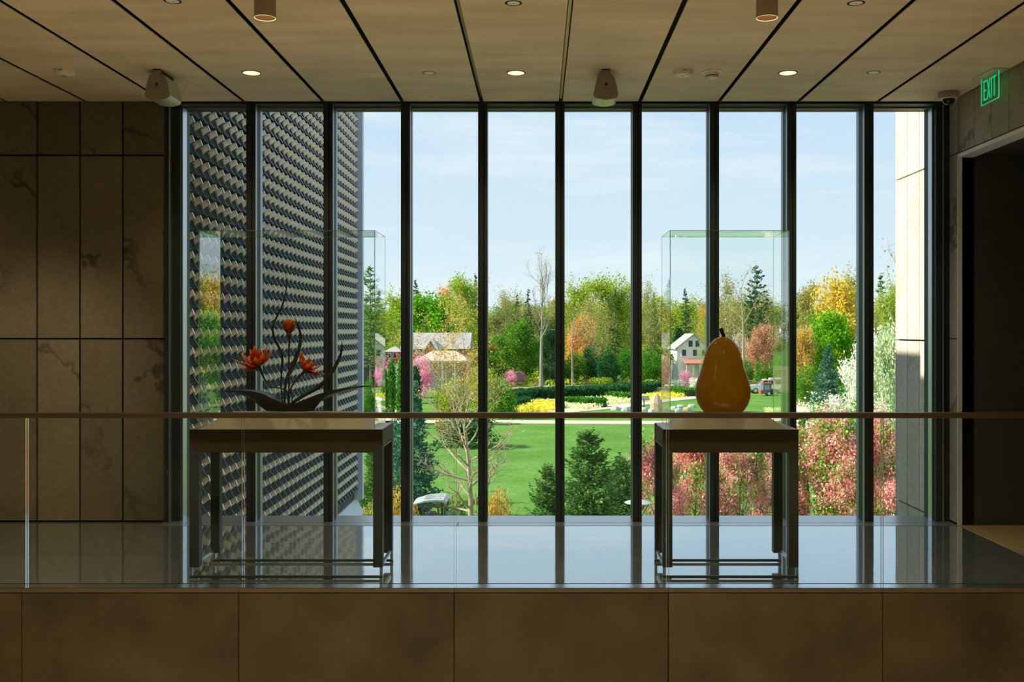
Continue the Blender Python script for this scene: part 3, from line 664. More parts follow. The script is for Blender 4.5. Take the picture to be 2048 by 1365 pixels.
def letter(ch, u0, u1, z0, z1):
    """strokes as (u,z) quads; u grows to the reader's right"""
    w = 0.011; s_ = []
    if ch == 'E': s_ = [[(u0, z0), (u0 + w, z0), (u0 + w, z1), (u0, z1)]] + [[(u0 + w, a), (u1, a), (u1, a + w), (u0 + w, a + w)] for a in (z0, (z0 + z1 - w) / 2, z1 - w)]
    if ch == 'X': s_ = [[(u0, z0), (u0 + w * 1.1, z0), (u1, z1), (u1 - w * 1.1, z1)], [(u1 - w * 1.1, z0), (u1, z0), (u0 + w * 1.1, z1), (u0, z1)]]
    if ch == 'I': s_ = [[((u0 + u1) / 2 - w / 2, z0), ((u0 + u1) / 2 + w / 2, z0), ((u0 + u1) / 2 + w / 2, z1), ((u0 + u1) / 2 - w / 2, z1)]]
    if ch == 'T': m_ = (u0 + u1) / 2; s_ = [[(u0, z1 - w), (u1, z1 - w), (u1, z1), (u0, z1)], [(m_ - w / 2, z0), (m_ + w / 2, z0), (m_ + w / 2, z1 - w), (m_ - w / 2, z1 - w)]]
    mb_ = MB()
    for i, q in enumerate(s_): mb_.prism([(ya - u, z) for u, z in q], ex - 0.0052 - 0.0004 * i, ex - 0.0032, 'x')
    mb_.build('letter', EM, pn)
for ch, a, b_ in (('E', 0.045, 0.088), ('X', 0.100, 0.158), ('I', 0.166, 0.186), ('T', 0.196, 0.250)): letter(ch, a, b_, zs0 + 0.025, CEIL - 0.035)

# ================================================================== outside: the building's own wings
GZ = -6.90         # ground
D_ = EYE - GZ
def gY(py): return D_ * F / (py - VY)
o = struct('wall_bounce_band', MB().box(-3.10, 3.40, 8.60, 8.72, 3.83, 4.4), M_stone_out); tag(o, 'added unseen pale stone band above the window, bounces light to the scales', 'wall')  # added out of view to throw light back onto the scales
# stone pier right of the window
sp_ = thing('wall_pier', 'pale stone panelled pier outside the right end of the window', 'wall', (3.37, 9.2, 0), kind='structure')
MB().box(3.40, 3.9, 8.72, 9.62, GZ, 7.4).build('backing', M_black, sp_)
ye = [8.455 + 0.293 * 1, 9.05, 9.343, 9.635]
ye = [8.72, 8.752, 9.05, 9.343, 9.635]
zz = [GZ, -4.52, -3.02, -1.515, -0.012, 1.49, 2.99, 4.49, 6.0, 7.5]
for a, b_ in zip(ye[:-1], ye[1:]):
    for za, zb in zip(zz[:-1], zz[1:]):
        MB().box(3.37, 3.40, a + 0.005, b_ - 0.005, za + 0.007, zb - 0.007, 0.0015).build('stone_panel', M_stone_out, sp_)
for za, zb in zip(zz[:-1], zz[1:]): MB().box(3.37, 3.9, 9.62, 9.65, za + 0.006, zb - 0.006, 0.0015).build('stone_panel', M_stone_out, sp_)
# left wing with the metal scale screen
WX = -3.105; WY0, WY1 = 8.78, 17.26; WT = 5.80; cw = 0.2156; rp_ = 0.1700; ZB = -1.27
wing = thing('museum_wing', 'tall wing clad in rows of curved beige and dark metal scales', 'building', (WX - 2, 13, GZ))
M_scale_b = mat('scale_beige', (0.98, 0.80, 0.56), 0.8, objvar=0.03, ior=1.2)
M_scale_d = mat('scale_dark', (0.040, 0.052, 0.050), 0.9, 0.0, ior=1.03)
M_scale_e = mat('scale_edge', (0.85, 0.88, 0.88), 0.6)
M_lav = mat('flashing_grey', (0.52, 0.55, 0.62), 0.5)
scr = MB().box(WX - 6.0, WX - 0.004, WY0, WY1 + 0.2, ZB, WT).build('screen_wall', mat('screen_wall_dark', (0.030, 0.036, 0.035), 0.7), wing)
MB().box(WX - 6.0, WX - 0.25, WY0, WY1 + 0.2, GZ, ZB - 0.3).build('lower_wall', mat('lower_wall_grey', (0.42, 0.44, 0.44), 0.7), wing)
MB().box(WX - 6.1, WX + 0.11, WY0, WY1 + 0.22, WT, WT + 0.12).build('parapet', M_lav, wing)
tp = [WT]; 
MB().box(WX - 6.0, WX - 0.004, 3.0, WY0, 3.95, WT).build('sun_block', mat('lower_wall_grey', (0.42, 0.44, 0.44), 0.7), wing)  # unseen mass added to keep the sun off the pier's near edge
ct = MB()
for za, zb in ((ZB - 0.02, 2.70), (2.704, WT)): ct.box(WX - 0.05, WX + 0.135, WY1 + 0.06, WY1 + 0.20, za, zb)
ct.build('corner_trim', M_lav, wing)
for k in range(6):
    a = WY0 + k * (WY1 + 0.2 - WY0) / 6; b_ = WY0 + (k + 1) * (WY1 + 0.2 - WY0) / 6
    MB().prism([(WX - 0.25, ZB - 0.02), (WX + 0.01, ZB - 0.02), (WX + 0.135, ZB - 0.25), (WX + 0.135, ZB - 0.27), (WX - 0.25, ZB - 0.27)], a + 0.003, b_ - 0.003, 'y').build('base_flashing', M_lav, wing)
def scale_geo():
    """one scale: beige plate facing the visitor and a dark scoop behind it"""
    def bez(a, m_, b_, n=4): return [((1 - t) ** 2 * a[0] + 2 * t * (1 - t) * m_[0] + t * t * b_[0], (1 - t) ** 2 * a[1] + 2 * t * (1 - t) * m_[1] + t * t * b_[1]) for t in [i / n for i in range(n + 1)]]
    A, B, C_, D2, E = (0.0, -0.006), (0.055, 0.052), (0.077, -0.004), (0.019, -0.058), (0.055, -0.117)
    top = bez(A, (0.022, 0.040), B, 3); bot = bez(D2, (0.044, -0.018), C_, 3)
    V, Fc, Mi = [], [], []
    def add(vs2, fs2, mi, lean=True):
        b0 = len(V); V.extend([(x, y + (0.50 * x + 0.22 * (z + 0.06) if lean else 0.0), z) for x, y, z in vs2])
        for f2 in fs2: Fc.append(tuple(b0 + i for i in f2)); Mi.append(mi)
    # plate
    n = 4; y0, y1_ = 0.0, 0.004
    vs2 = [(x, y0, z) for x, z in top] + [(x, y0, z) for x, z in bot] + [(x, y1_, z) for x, z in top] + [(x, y1_, z) for x, z in bot]
    fs2 = [(i, i + 1, n + i + 1, n + i)[::-1] for i in range(n - 1)] + [(2 * n + i, 2 * n + i + 1, 3 * n + i + 1, 3 * n + i) for i in range(n - 1)]
    fs2 += [(i, i + 1, 2 * n + i + 1, 2 * n + i) for i in range(n - 1)] + [(n + i, n + i + 1, 3 * n + i + 1, 3 * n + i)[::-1] for i in range(n - 1)] + [(0, n, 3 * n, 2 * n)]
    add(vs2, fs2, 0)
    add([(0.055, -0.004, 0.052), (0.0575, -0.004, 0.0525), (0.0795, -0.004, -0.0035), (0.077, -0.004, -0.004), (0.055, 0.02, 0.052), (0.0575, 0.02, 0.0525), (0.0795, 0.02, -0.0035), (0.077, 0.02, -0.004)],
        [(0, 3, 2, 1), (4, 5, 6, 7), (1, 2, 6, 5), (0, 1, 5, 4), (2, 3, 7, 6), (0, 4, 7, 3)], 2)
    pr = bez(A, (0.000, -0.050), E, 5); m2 = len(pr); th = 0.008; so_, si_ = 0.009, -0.006
    off = []
    for i in range(m2):
        a = pr[max(i - 1, 0)]; b2 = pr[min(i + 1, m2 - 1)]; d = Vector((b2[0] - a[0], b2[1] - a[1])).normalized(); off.append((pr[i][0] + d.y * th * -1, pr[i][1] + d.x * th))
    vs2 = [(x + so_, -0.002, z) for x, z in pr] + [(x + so_, -0.002, z) for x, z in off] + [(x + si_, cw, z) for x, z in pr] + [(x + si_, cw, z) for x, z in off]
    add(vs2, [(i, i + 1, m2 + i + 1, m2 + i) for i in range(m2 - 1)], 2, False)
    add(vs2, [(i, i + 1, 2 * m2 + i + 1, 2 * m2 + i)[::-1] for i in range(m2 - 1)] + [(m2 + i, m2 + i + 1, 3 * m2 + i + 1, 3 * m2 + i) for i in range(m2 - 1)], 1, False)
    return V, Fc, Mi
sv, sf, sm = scale_geo()
me_s = bpy.data.meshes.new('scale'); me_s.from_pydata(sv, [], sf)
for m_ in (M_scale_b, M_scale_d, M_scale_e): me_s.materials.append(m_)
me_s.polygons.foreach_set('material_index', sm)
cells = []
nc = int((WY1 - WY0) / cw) + 1; nr = int((WT - ZB - 0.1) / rp_)
z00 = Z_(228.5, 8.96) - 0.052; 
for i in range(nc):
    y = 8.752 + 0.2156 * i
    for j in range(-60, 60):
        z = z00 + j * rp_
        if z - 0.118 < ZB or z + 0.055 > WT: continue
        py = VY - (z - EYE) * F / y; seen = 215 < py < 1045 and X_(365, y) < WX + 0.08
        cells.append((0 if seen else 1, y, z))
cells.sort()
ow = org(wing)
for (s_, y, z) in cells[:300]: link('scale', me_s, None, scr, (WX - ow.x, y - ow.y, z - ow.z))
sva = np.array(sv); rest = cells[300:]
Va = np.concatenate([sva + np.array([WX, y, z]) - np.array(ow) for (_, y, z) in rest])
fa = []; ma = []
for k in range(len(rest)):
    b0 = k * len(sv)
    for f2, mi in zip(sf, sm): fa.append(tuple(b0 + q for q in f2)); ma.append(mi)
me_r = bpy.data.meshes.new('scale_field'); me_r.from_pydata([tuple(q) for q in Va], [], fa)
for m_ in (M_scale_b, M_scale_d, M_scale_e): me_r.materials.append(m_)
me_r.polygons.foreach_set('material_index', ma)
tag(link('scale_field', me_r, None, scr), kind='stuff')

# ================================================================== grounds
def grass_mat(name, a, b_, c, sc=0.25):
    t = NT(name); v = coords(t, (1, 1, 1), False)
    n1 = t.node('ShaderNodeTexNoise', {'Vector': v, 'Scale': sc, 'Detail': 8.0, 'Roughness': 0.7}); n2 = t.node('ShaderNodeTexNoise', {'Vector': v, 'Scale': sc * 14, 'Detail': 4.0, 'Roughness': 0.7})
    c1 = t.ramp(n1.outputs[0], [(0.3, a), (0.5, b_), (0.7, c)]); s2 = t.ramp(n2.outputs[0], [(0.3, (0.72, 0.72, 0.72)), (0.7, (1.25, 1.25, 1.25))])
    m = t.node('ShaderNodeMixRGB', {0: 1.0, 1: c1, 2: s2}, blend_type='MULTIPLY')
    b = t.node('ShaderNodeBsdfDiffuse', {'Color': m.outputs[0]}); return t.surf(b.outputs[0])
M_lawn = grass_mat('lawn_grass', (0.085, 0.20, 0.040), (0.115, 0.25, 0.055), (0.16, 0.30, 0.085))
M_meadow = grass_mat('meadow_ground', (0.10, 0.22, 0.04), (0.24, 0.30, 0.11), (0.42, 0.33, 0.20), 0.12)
M_path = mat('path_gravel', (0.66, 0.56, 0.44), 0.9, c2=(0.58, 0.49, 0.38), scale=0.8)
M_mulch = mat('mulch', (0.20, 0.10, 0.05), 0.95, c2=(0.12, 0.06, 0.03), scale=1.5)
o = struct('lawn', MB().box(-400, 500, 6, 700, GZ - 1, GZ), M_lawn); tag(o, 'green mown lawn below the window', 'lawn')
o = struct('bounce_terrace', MB().box(-3.3, 14, 8.7, 22, GZ, GZ + 0.05), mat('bounce_paving', (0.62, 0.58, 0.50), 0.8)); tag(o, 'added unseen pale paving below the window, bounces skylight to the scales', 'bounce_terrace')  # unseen pale ground added to bounce skylight up at the scales
def gpt(px, py, dz=0.0): y = gY(py); return ((px - VX) * y / F, y, GZ + dz)
def gpoly(name, pts, m, label, cat, h=0.04, kind='structure'):
    P = [gpt(*p) for p in pts]
    o_ = MB().prism([(p[0], p[1]) for p in P], GZ - 0.05, GZ + h, 'z').build(name, m); return tag(o_, label, cat, kind=kind)
gpoly('meadow', [(600, 786), (900, 786), (1050, 778), (1330, 772), (1480, 770), (1640, 775), (1800, 780), (1900, 735), (1500, 728), (900, 728), (500, 735)], M_meadow, 'rough garden meadow beyond the hedge', 'meadow', 0.03)
def gstrip(name, pts, w, m, label, cat, h=0.06):
    P = [Vector(gpt(*p)) for p in pts]; V = []
    for i, p in enumerate(P):
        d = (P[min(i + 1, len(P) - 1)] - P[max(i - 1, 0)]).normalized(); s_ = Vector((-d.y, d.x, 0)) * w / 2
        V += [p + s_ + Vector((0, 0, -0.05)), p - s_ + Vector((0, 0, -0.05)), p - s_ + Vector((0, 0, h)), p + s_ + Vector((0, 0, h))]
    Fc = [(i * 4 + j, i * 4 + (j + 1) % 4, (i + 1) * 4 + (j + 1) % 4, (i + 1) * 4 + j) for i in range(len(P) - 1) for j in range(4)] + [(0, 1, 2, 3), tuple(4 * len(P) - 4 + j for j in range(4))]
    o_ = MB().add(V, Fc).build(name, m); return tag(o_, label, cat, kind='structure')
gstrip('path', [(700, 848), (850, 845), (1000, 845), (1150, 846), (1350, 847), (1500, 843), (1640, 835)], 3.2, M_path, 'straight pale path along the near edge of the lawn beds', 'path')
gstrip('path', [(1010, 832), (1130, 823), (1230, 814), (1310, 803), (1400, 794), (1470, 785), (1560, 778)], 3.6, M_path, 'curved pale path beside the yellow flower beds', 'path')
gstrip('path', [(735, 795), (755, 805), (768, 822), (765, 850)], 2.6, M_path, 'short curved path beside the clipped columns', 'path')
gstrip('path', [(1598, 800), (1602, 830), (1600, 870)], 3.0, M_path, 'narrow path between the evergreen and the white shrubs', 'path')
gstrip('path', [(1250, 774), (1340, 771), (1430, 768), (1500, 766)], 4.0, M_path, 'far pale path across the meadow', 'path')
gpoly('mulch_bed', [(870, 846), (985, 846), (975, 866), (880, 870)], M_mulch, 'brown mulch bed behind the budding tree', 'flower bed', 0.08)

# ================================================================== plants
RNG = np.random.default_rng(7)
def unit(v): return v / (np.linalg.norm(v, axis=-1, keepdims=True) + 1e-9)
def quads(name, C, S, m, rng, aspect=0.6, dirs=None):
    n = len(C); u = unit(rng.normal(size=(n, 3))) if dirs is None else unit(dirs + rng.normal(size=(n, 3)) * 0.25)
    w = unit(np.cross(u, rng.normal(size=(n, 3))))
    S = np.asarray(S).reshape(-1, 1) * np.ones((n, 1)); a = u * S * 0.5; b_ = w * S * 0.5 * aspect
    V = np.stack([C - a, C + b_, C + a, C - b_], 1).reshape(-1, 3); Q = np.arange(4 * n).reshape(n, 4)
    return np_mesh(name, V, Q, m)
def tubes_mesh(name, paths, m):
    VV, QQ, b0 = [], [], 0
    for pts, rad, ns in paths:
        pts = np.asarray(pts, float); n = len(pts); t = unit(np.gradient(pts, axis=0)); ref = np.array([0.31, 0.17, 0.93]) if abs(t[0][2]) < 0.8 else np.array([1.0, 0.1, 0])
        u = unit(np.cross(t, ref)); w = np.cross(t, u); ang = np.arange(ns) * 2 * np.pi / ns
        ring = pts[:, None, :] + (u[:, None, :] * np.cos(ang)[None, :, None] + w[:, None, :] * np.sin(ang)[None, :, None]) * np.asarray(rad)[:, None, None]
        VV.append(ring.reshape(-1, 3)); i, k = np.meshgrid(np.arange(n - 1), np.arange(ns), indexing='ij'); k2 = (k + 1) % ns
        QQ.append(np.stack([b0 + i * ns + k, b0 + i * ns + k2, b0 + (i + 1) * ns + k2, b0 + (i + 1) * ns + k], -1).reshape(-1, 4)); b0 += n * ns
    return np_mesh(name, np.concatenate(VV), np.concatenate(QQ), m)
def limb(rng, p, d, L, n=5, wob=0.18, trop=0.12):
    pts = [p]; 
    for i in range(n):
        d = unit(d + rng.normal(size=3) * wob + np.array([0, 0, trop])); p = p + d * L / n; pts.append(p)
    return np.array(pts), d
ENV = {'round': lambda t: math.sin(math.pi * min(1, 0.12 + 0.88 * t) ** 0.8) ** 0.7, 'oval': lambda t: math.sin(math.pi * (0.15 + 0.85 * t)) ** 0.6, 'vase': lambda t: (0.75 + 0.25 * t) * (1 - 0.45 * t ** 3), 'cone': lambda t: 1.05 - 0.8 * t}
def tree_skel(rng, H, R, f0=0.25, n_main=16, env='round', elev=(20, 60), sub=5, twig=3, tr=0.018, wob=0.16, trop=0.1, lead=0.95, lean=0.03):
    paths, tips = [], []
    trunk, _ = limb(rng, np.zeros(3), np.array([rng.normal() * lean, rng.normal() * lean, 1.0]), H * lead, 9, 0.035, 0.03)
    trunk[:, 0] -= trunk[0, 0]; rad = np.linspace(1, 0.12, len(trunk)) * tr * H; rad[0] *= 1.3
    paths.append((trunk, rad, 8)); az = rng.uniform(0, 6.28)
    for k in range(n_main):
        t = (k + rng.uniform(0.1, 0.9)) / n_main; f = f0 + (1 - f0) * t * 0.97; q = f * (len(trunk) - 1); i = min(int(q), len(trunk) - 2); p = trunk[i] + (trunk[i + 1] - trunk[i]) * (q - i)
        az += 2.4 + rng.normal() * 0.4; el = math.radians(elev[0] + (elev[1] - elev[0]) * t + rng.normal() * 7); L = R * ENV[env](t) / max(0.35, math.cos(el)) * rng.uniform(0.8, 1.1)
        L = min(L, R * 1.5); pts, d = limb(rng, p, np.array([math.cos(az) * math.cos(el), math.sin(az) * math.cos(el), math.sin(el)]), L, 5, wob, trop)
        r0 = tr * H * (0.45 * (1 - f) + 0.12); paths.append((pts, np.linspace(r0, r0 * 0.2, len(pts)), 5)); tips.append(pts[-1])
        for s_ in range(sub):
            t2 = 0.25 + 0.75 * (s_ + rng.uniform()) / sub; q = t2 * (len(pts) - 1); i = min(int(q), len(pts) - 2); p2 = pts[i] + (pts[i + 1] - pts[i]) * (q - i)
            dd = unit(unit(pts[i + 1] - pts[i]) + rng.normal(size=3) * 0.62 + np.array([0, 0, 0.15])); L2 = L * rng.uniform(0.3, 0.55) * (1.15 - 0.5 * t2)
            pt2, _ = limb(rng, p2, dd, L2, 4, wob * 1.1, trop); paths.append((pt2, np.linspace(r0 * 0.4, r0 * 0.08, len(pt2)), 4)); tips += [pt2[-1], pt2[2]]
            for w_ in range(twig):
                i = rng.integers(1, len(pt2)); dd = unit(pt2[i] - pt2[i - 1] + rng.normal(size=3) * 0.55 + np.array([0, 0, 0.1])); pt3, _ = limb(rng, pt2[i], dd, L2 * rng.uniform(0.35, 0.6), 3, wob, trop)
                paths.append((pt3, np.linspace(r0 * 0.14, r0 * 0.03, len(pt3)), 3)); tips += [pt3[-1], pt3[-2]]
    return paths, np.array(tips)
M_bark = mat('bark_brown', (0.16, 0.125, 0.085), 0.9, c2=(0.24, 0.19, 0.13), scale=3, stretch=(1, 1, 0.3))
M_barkp = mat('bark_pale', (0.50, 0.42, 0.31), 0.9, c2=(0.36, 0.29, 0.20), scale=4, stretch=(1, 1, 0.35))
M_barkg = mat('bark_grey', (0.36, 0.33, 0.28), 0.9, c2=(0.26, 0.235, 0.19), scale=4)
def lm(n_, *cols): return leafmat(n_, [(i / (len(cols) - 1), c) for i, c in enumerate(cols)])
L_bright = lm('leaf_bright_green', (0.05, 0.19, 0.008), (0.11, 0.33, 0.012), (0.20, 0.46, 0.03))
L_mid = lm('leaf_mid_green', (0.045, 0.14, 0.012), (0.09, 0.24, 0.02), (0.17, 0.33, 0.045))
L_yg = lm('leaf_yellow_green', (0.14, 0.24, 0.015), (0.27, 0.38, 0.03), (0.42, 0.50, 0.07))
L_olive = lm('leaf_olive', (0.17, 0.19, 0.045), (0.31, 0.31, 0.08), (0.45, 0.42, 0.14))
L_yel = lm('leaf_yellow', (0.38, 0.29, 0.03), (0.58, 0.45, 0.06), (0.74, 0.60, 0.14))
L_oran = lm('leaf_orange', (0.42, 0.21, 0.06), (0.62, 0.34, 0.10), (0.74, 0.46, 0.17))
L_bud = lm('leaf_bud_gold', (0.36, 0.24, 0.05), (0.50, 0.34, 0.07), (0.60, 0.47, 0.16))
L_pine = lm('needle_dark', (0.012, 0.05, 0.022), (0.03, 0.09, 0.035), (0.06, 0.14, 0.05))
L_pineg = lm('needle_green', (0.03, 0.10, 0.025), (0.08, 0.20, 0.045), (0.19, 0.32, 0.09))
L_blue = lm('needle_blue_green', (0.02, 0.09, 0.065), (0.06, 0.18, 0.12), (0.16, 0.30, 0.20))
L_arb = lm('leaf_arborvitae', (0.02, 0.10, 0.012), (0.05, 0.20, 0.018), (0.11, 0.30, 0.03))
L_hedge = lm('leaf_hedge', (0.008, 0.055, 0.025), (0.02, 0.10, 0.035), (0.05, 0.17, 0.04))
L_white = lm('blossom_white', (0.55, 0.60, 0.42), (0.78, 0.76, 0.66), (0.90, 0.86, 0.80))
L_pink = lm('blossom_pink', (0.62, 0.16, 0.34), (0.78, 0.32, 0.50), (0.84, 0.52, 0.62))
L_red = lm('blossom_red', (0.40, 0.035, 0.045), (0.66, 0.10, 0.12), (0.80, 0.30, 0.28))
L_coral = lm('blossom_coral', (0.55, 0.06, 0.10), (0.70, 0.24, 0.28), (0.72, 0.42, 0.38), (0.72, 0.64, 0.50))
L_gold = lm('flower_gold', (0.62, 0.46, 0.01), (0.86, 0.68, 0.03), (0.90, 0.80, 0.25))
L_pale = lm('flower_pale', (0.42, 0.52, 0.16), (0.80, 0.74, 0.36), (0.88, 0.86, 0.70))
L_tan = lm('grass_tan', (0.34, 0.24, 0.12), (0.50, 0.38, 0.20), (0.30, 0.34, 0.12))
PROTO = {}; EXT = {}
def proto_tree(key, seed, leaves, lsize, spread, bark, leaf, **k):
    rng = np.random.default_rng(seed); paths, tips = tree_skel(rng, 1.0, **k)
    zm = np.percentile(tips[:, 2], 99.3) * (1.0 if leaves else 1.0); rm = np.percentile(np.hypot(tips[:, 0], tips[:, 1]), 96)
    f_ = np.array([1, 1, 1 / zm]); paths = [(p * f_, r_, n_) for p, r_, n_ in paths]; tips = tips * f_; EXT[key] = 2 * rm
    tm = tubes_mesh(key + '_wood', paths, bark); cm = None
    if leaves:
        C = tips[rng.integers(0, len(tips), leaves)] + rng.normal(size=(leaves, 3)) * spread; C[:, 2] = np.maximum(C[:, 2], 0.05)
        cm = quads(key + '_crown', C, lsize * rng.uniform(0.6, 1.3, leaves), leaf, rng)
    PROTO[key] = (tm, cm)
def proto_conifer(key, seed, n, nd, R, f0, droop, bark, leaf, shape=1.0, gap=0.0, lay=22, asp=0.22, irr=0.12, lsz=0.05):
    rng = np.random.default_rng(seed); paths = [(np.array([[0, 0, 0], [0, 0, 0.4], [0, 0, 1.0]]), [0.016, 0.012, 0.002], 7)]; C, D = [], []
    for k in range(lay):
        t = (k + 0.5) / lay; z = f0 + (0.985 - f0) * t; rr = R * (1 - t) ** shape * rng.uniform(1 - irr, 1 + irr) + 0.012
        nb = max(5, int(n * (0.5 + 0.7 * (1 - t))))
        for j in range(nb):
            a = rng.uniform(0, 6.283); L = rr * rng.uniform(0.7, 1.08); dv = np.array([math.cos(a), math.sin(a), rng.normal() * 0.12])
            zz_ = z + rng.normal() * 0.012 * (1 - gap)
            m_ = max(3, int(nd * (0.35 + L / R))); s_ = rng.uniform(0.12, 1, m_) ** 0.7
            pos = dv[None] * L * s_[:, None]; pos[:, 2] += zz_ - droop * L * s_ ** 1.5 + 0.10 * L * s_ ** 3; lat = np.array([-dv[1], dv[0], 0.0])
            pos += lat[None] * rng.normal(size=(m_, 1)) * L * 0.16 * (1.15 - s_[:, None]) + rng.normal(size=(m_, 3)) * 0.006
            C.append(pos); D.append(dv[None] * 0.8 + lat[None] * rng.normal(size=(m_, 1)) * 0.7 + np.array([0, 0, 0.12]) + np.zeros((m_, 1)))
            if j % 2 == 0: paths.append((np.array([[0, 0, zz_], dv * L * 0.5 + [0, 0, zz_ - droop * L * 0.3], dv * L * 0.9 + [0, 0, zz_ - droop * L * 0.85]]), [0.004, 0.0025, 0.001], 3))
    C = np.concatenate(C); D = np.concatenate(D)
    PROTO[key] = (tubes_mesh(key + '_wood', paths, bark), quads(key + '_crown', C, lsz * rng.uniform(0.6, 1.3, len(C)), leaf, rng, asp, D))
def proto_blob(key, seed, n, lsize, leaf, blobs, bark=None, stems=6):
    """shrub of leaf quads on the shells of several blobs (cx,cy,cz,rx,ry,rz) in unit size"""
    rng = np.random.default_rng(seed); w = np.array([b_[3] * b_[5] for b_ in blobs]); idx = rng.choice(len(blobs), n, p=w / w.sum()); B = np.array(blobs)[idx]
    d = unit(rng.normal(size=(n, 3))); rr = rng.uniform(0.35, 1.05, (n, 1)) ** 0.45; C = B[:, :3] + d * B[:, 3:] * rr + rng.normal(size=(n, 3)) * 0.028; C[:, 2] = np.maximum(C[:, 2], 0.015)
    st = [(np.array([[0, 0, 0], [rng.normal() * 0.06, rng.normal() * 0.06, 0.25], [rng.normal() * 0.22, rng.normal() * 0.22, 0.65]]), [0.015, 0.010, 0.004], 4) for _ in range(stems)]
    PROTO[key] = (tubes_mesh(key + '_wood', st, bark or M_bark), quads(key + '_crown', C, lsize * rng.uniform(0.6, 1.3, n), leaf, rng, 0.7))
def ballblobs(seed, n=12, R=0.42, zc=0.46, rz=0.46):
    r = np.random.default_rng(seed); out = [(0, 0, zc, R * 0.8, R * 0.8, rz * 0.9)]
    for _ in range(n):
        a = r.uniform(0, 6.28); q = r.uniform(0.35, 0.78) * R; out.append((q * math.cos(a), q * math.sin(a), zc + r.uniform(-0.75, 0.6) * rz, R * r.uniform(0.24, 0.46), R * r.uniform(0.24, 0.46), rz * r.uniform(0.22, 0.46)))
    return out
# prototypes, all one unit tall
for k in range(3): proto_tree('airy%d' % k, 20 + k, 7500, 0.024, 0.035, M_barkg, L_yg, R=0.30, f0=0.22, n_main=22, env='oval', elev=(15, 65), sub=6, twig=3, tr=0.013)
for k in range(2): proto_tree('thin%d' % k, 40 + k, 3600, 0.018, 0.03, M_barkg, L_olive, R=0.26, f0=0.28, n_main=22, env='oval', elev=(25, 70), sub=7, twig=4, tr=0.012)
proto_tree('bare', 51, 0, 0, 0, M_barkg, None, R=0.20, f0=0.42, n_main=14, env='vase', elev=(50, 78), sub=7, twig=6, tr=0.020, wob=0.2, lean=0.06, lead=0.93)
proto_tree('bareforked', 54, 120, 0.02, 0.03, M_barkp, L_olive, R=0.17, f0=0.5, n_main=9, env='vase', elev=(40, 72), sub=4, twig=3, tr=0.016, wob=0.22, lean=0.05)
for k in range(2): proto_tree('dense%d' % k, 60 + k, 11000, 0.034, 0.045, M_bark, L_bright, R=0.40, f0=0.20, n_main=22, env='round', elev=(5, 70), sub=6, twig=3, tr=0.016)
proto_conifer('spruce0', 71, 15, 9, 0.22, 0.06, 0.25, M_bark, L_pine, 0.85, lay=22); proto_conifer('spruce1', 72, 13, 8, 0.17, 0.10, 0.35, M_bark, L_pine, 0.7, lay=20, irr=0.3)
proto_conifer('pine', 73, 15, 16, 0.30, 0.28, -0.04, M_bark, L_pineg, 0.6, gap=0.7, lay=16, irr=0.35, lsz=0.045)
proto_conifer('fullspruce', 74, 34, 30, 0.40, 0.02, -0.25, M_bark, L_pineg, 0.62, lay=30, irr=0.45, lsz=0.036, asp=0.26)
proto_conifer('bluespruce', 75, 26, 20, 0.42, 0.03, 0.12, M_bark, L_blue, 0.72, lay=24, irr=0.2, lsz=0.050, asp=0.30)
proto_blob('column', 81, 2600, 0.05, L_arb, [(0, 0, 0.30, 0.15, 0.15, 0.30), (0, 0, 0.55, 0.14, 0.14, 0.30), (0.01, 0, 0.78, 0.10, 0.10, 0.21)], stems=2)
for k in range(3): proto_blob('shrub%d' % k, 84 + k, 1700, 0.055, L_mid, ballblobs(84 + k))
proto_blob('bigshrub', 90, 5200, 0.040, L_mid, ballblobs(90, 14))
NAME = {'airy': 'deciduous_tree', 'thin': 'deciduous_tree', 'bare': 'bare_tree', 'bareforked': 'bare_tree', 'dense': 'leafy_tree', 'spruce': 'spruce_tree', 'pine': 'pine_tree', 'fullspruce': 'spruce_tree', 'bluespruce': 'spruce_tree', 'column': 'arborvitae', 'shrub': 'shrub', 'bigshrub': 'shrub'}
def plant(key, px, ytop, wpx, Y, label, leaf=None, bark=None, name=None, cat='tree', group=None, rot=None, base=None, skew=1.0):
    tm, cm = PROTO[key]; z0 = GZ if base is None else base
    H = Z_(ytop, Y) - z0; W = wpx * Y / F
    ref = {'airy': 0.66, 'thin': 0.60, 'bare': 0.46, 'bareforked': 0.42, 'dense': 0.86, 'spruce0': 0.44, 'spruce1': 0.36, 'pine': 0.60, 'fullspruce': 0.80, 'bluespruce': 0.84, 'column': 0.32, 'shrub': 0.86, 'bigshrub': 0.86}
    kk = key if key in ref else key.rstrip('0123456789')
    if key in EXT: ref[kk] = EXT[key]
    r = thing(name or NAME[key.rstrip('0123456789')], label, cat, (X_(px, Y), Y, z0), group)
    r.scale = (W / ref[kk], W / ref[kk], H); r.rotation_euler = (0, 0, rot if rot is not None else (px * 1.7) % 6.28)
    w_ = link('trunk' if cat == 'tree' else 'stems', tm, None, r)
    if bark is not None: w_.material_slots[0].link = 'OBJECT'; w_.material_slots[0].material = bark
    if cm is not None:
        c_ = link('crown' if cat == 'tree' else 'foliage', cm, None, r); tag(c_, kind='stuff')
        if leaf is not None: c_.material_slots[0].link = 'OBJECT'; c_.material_slots[0].material = leaf
    return r
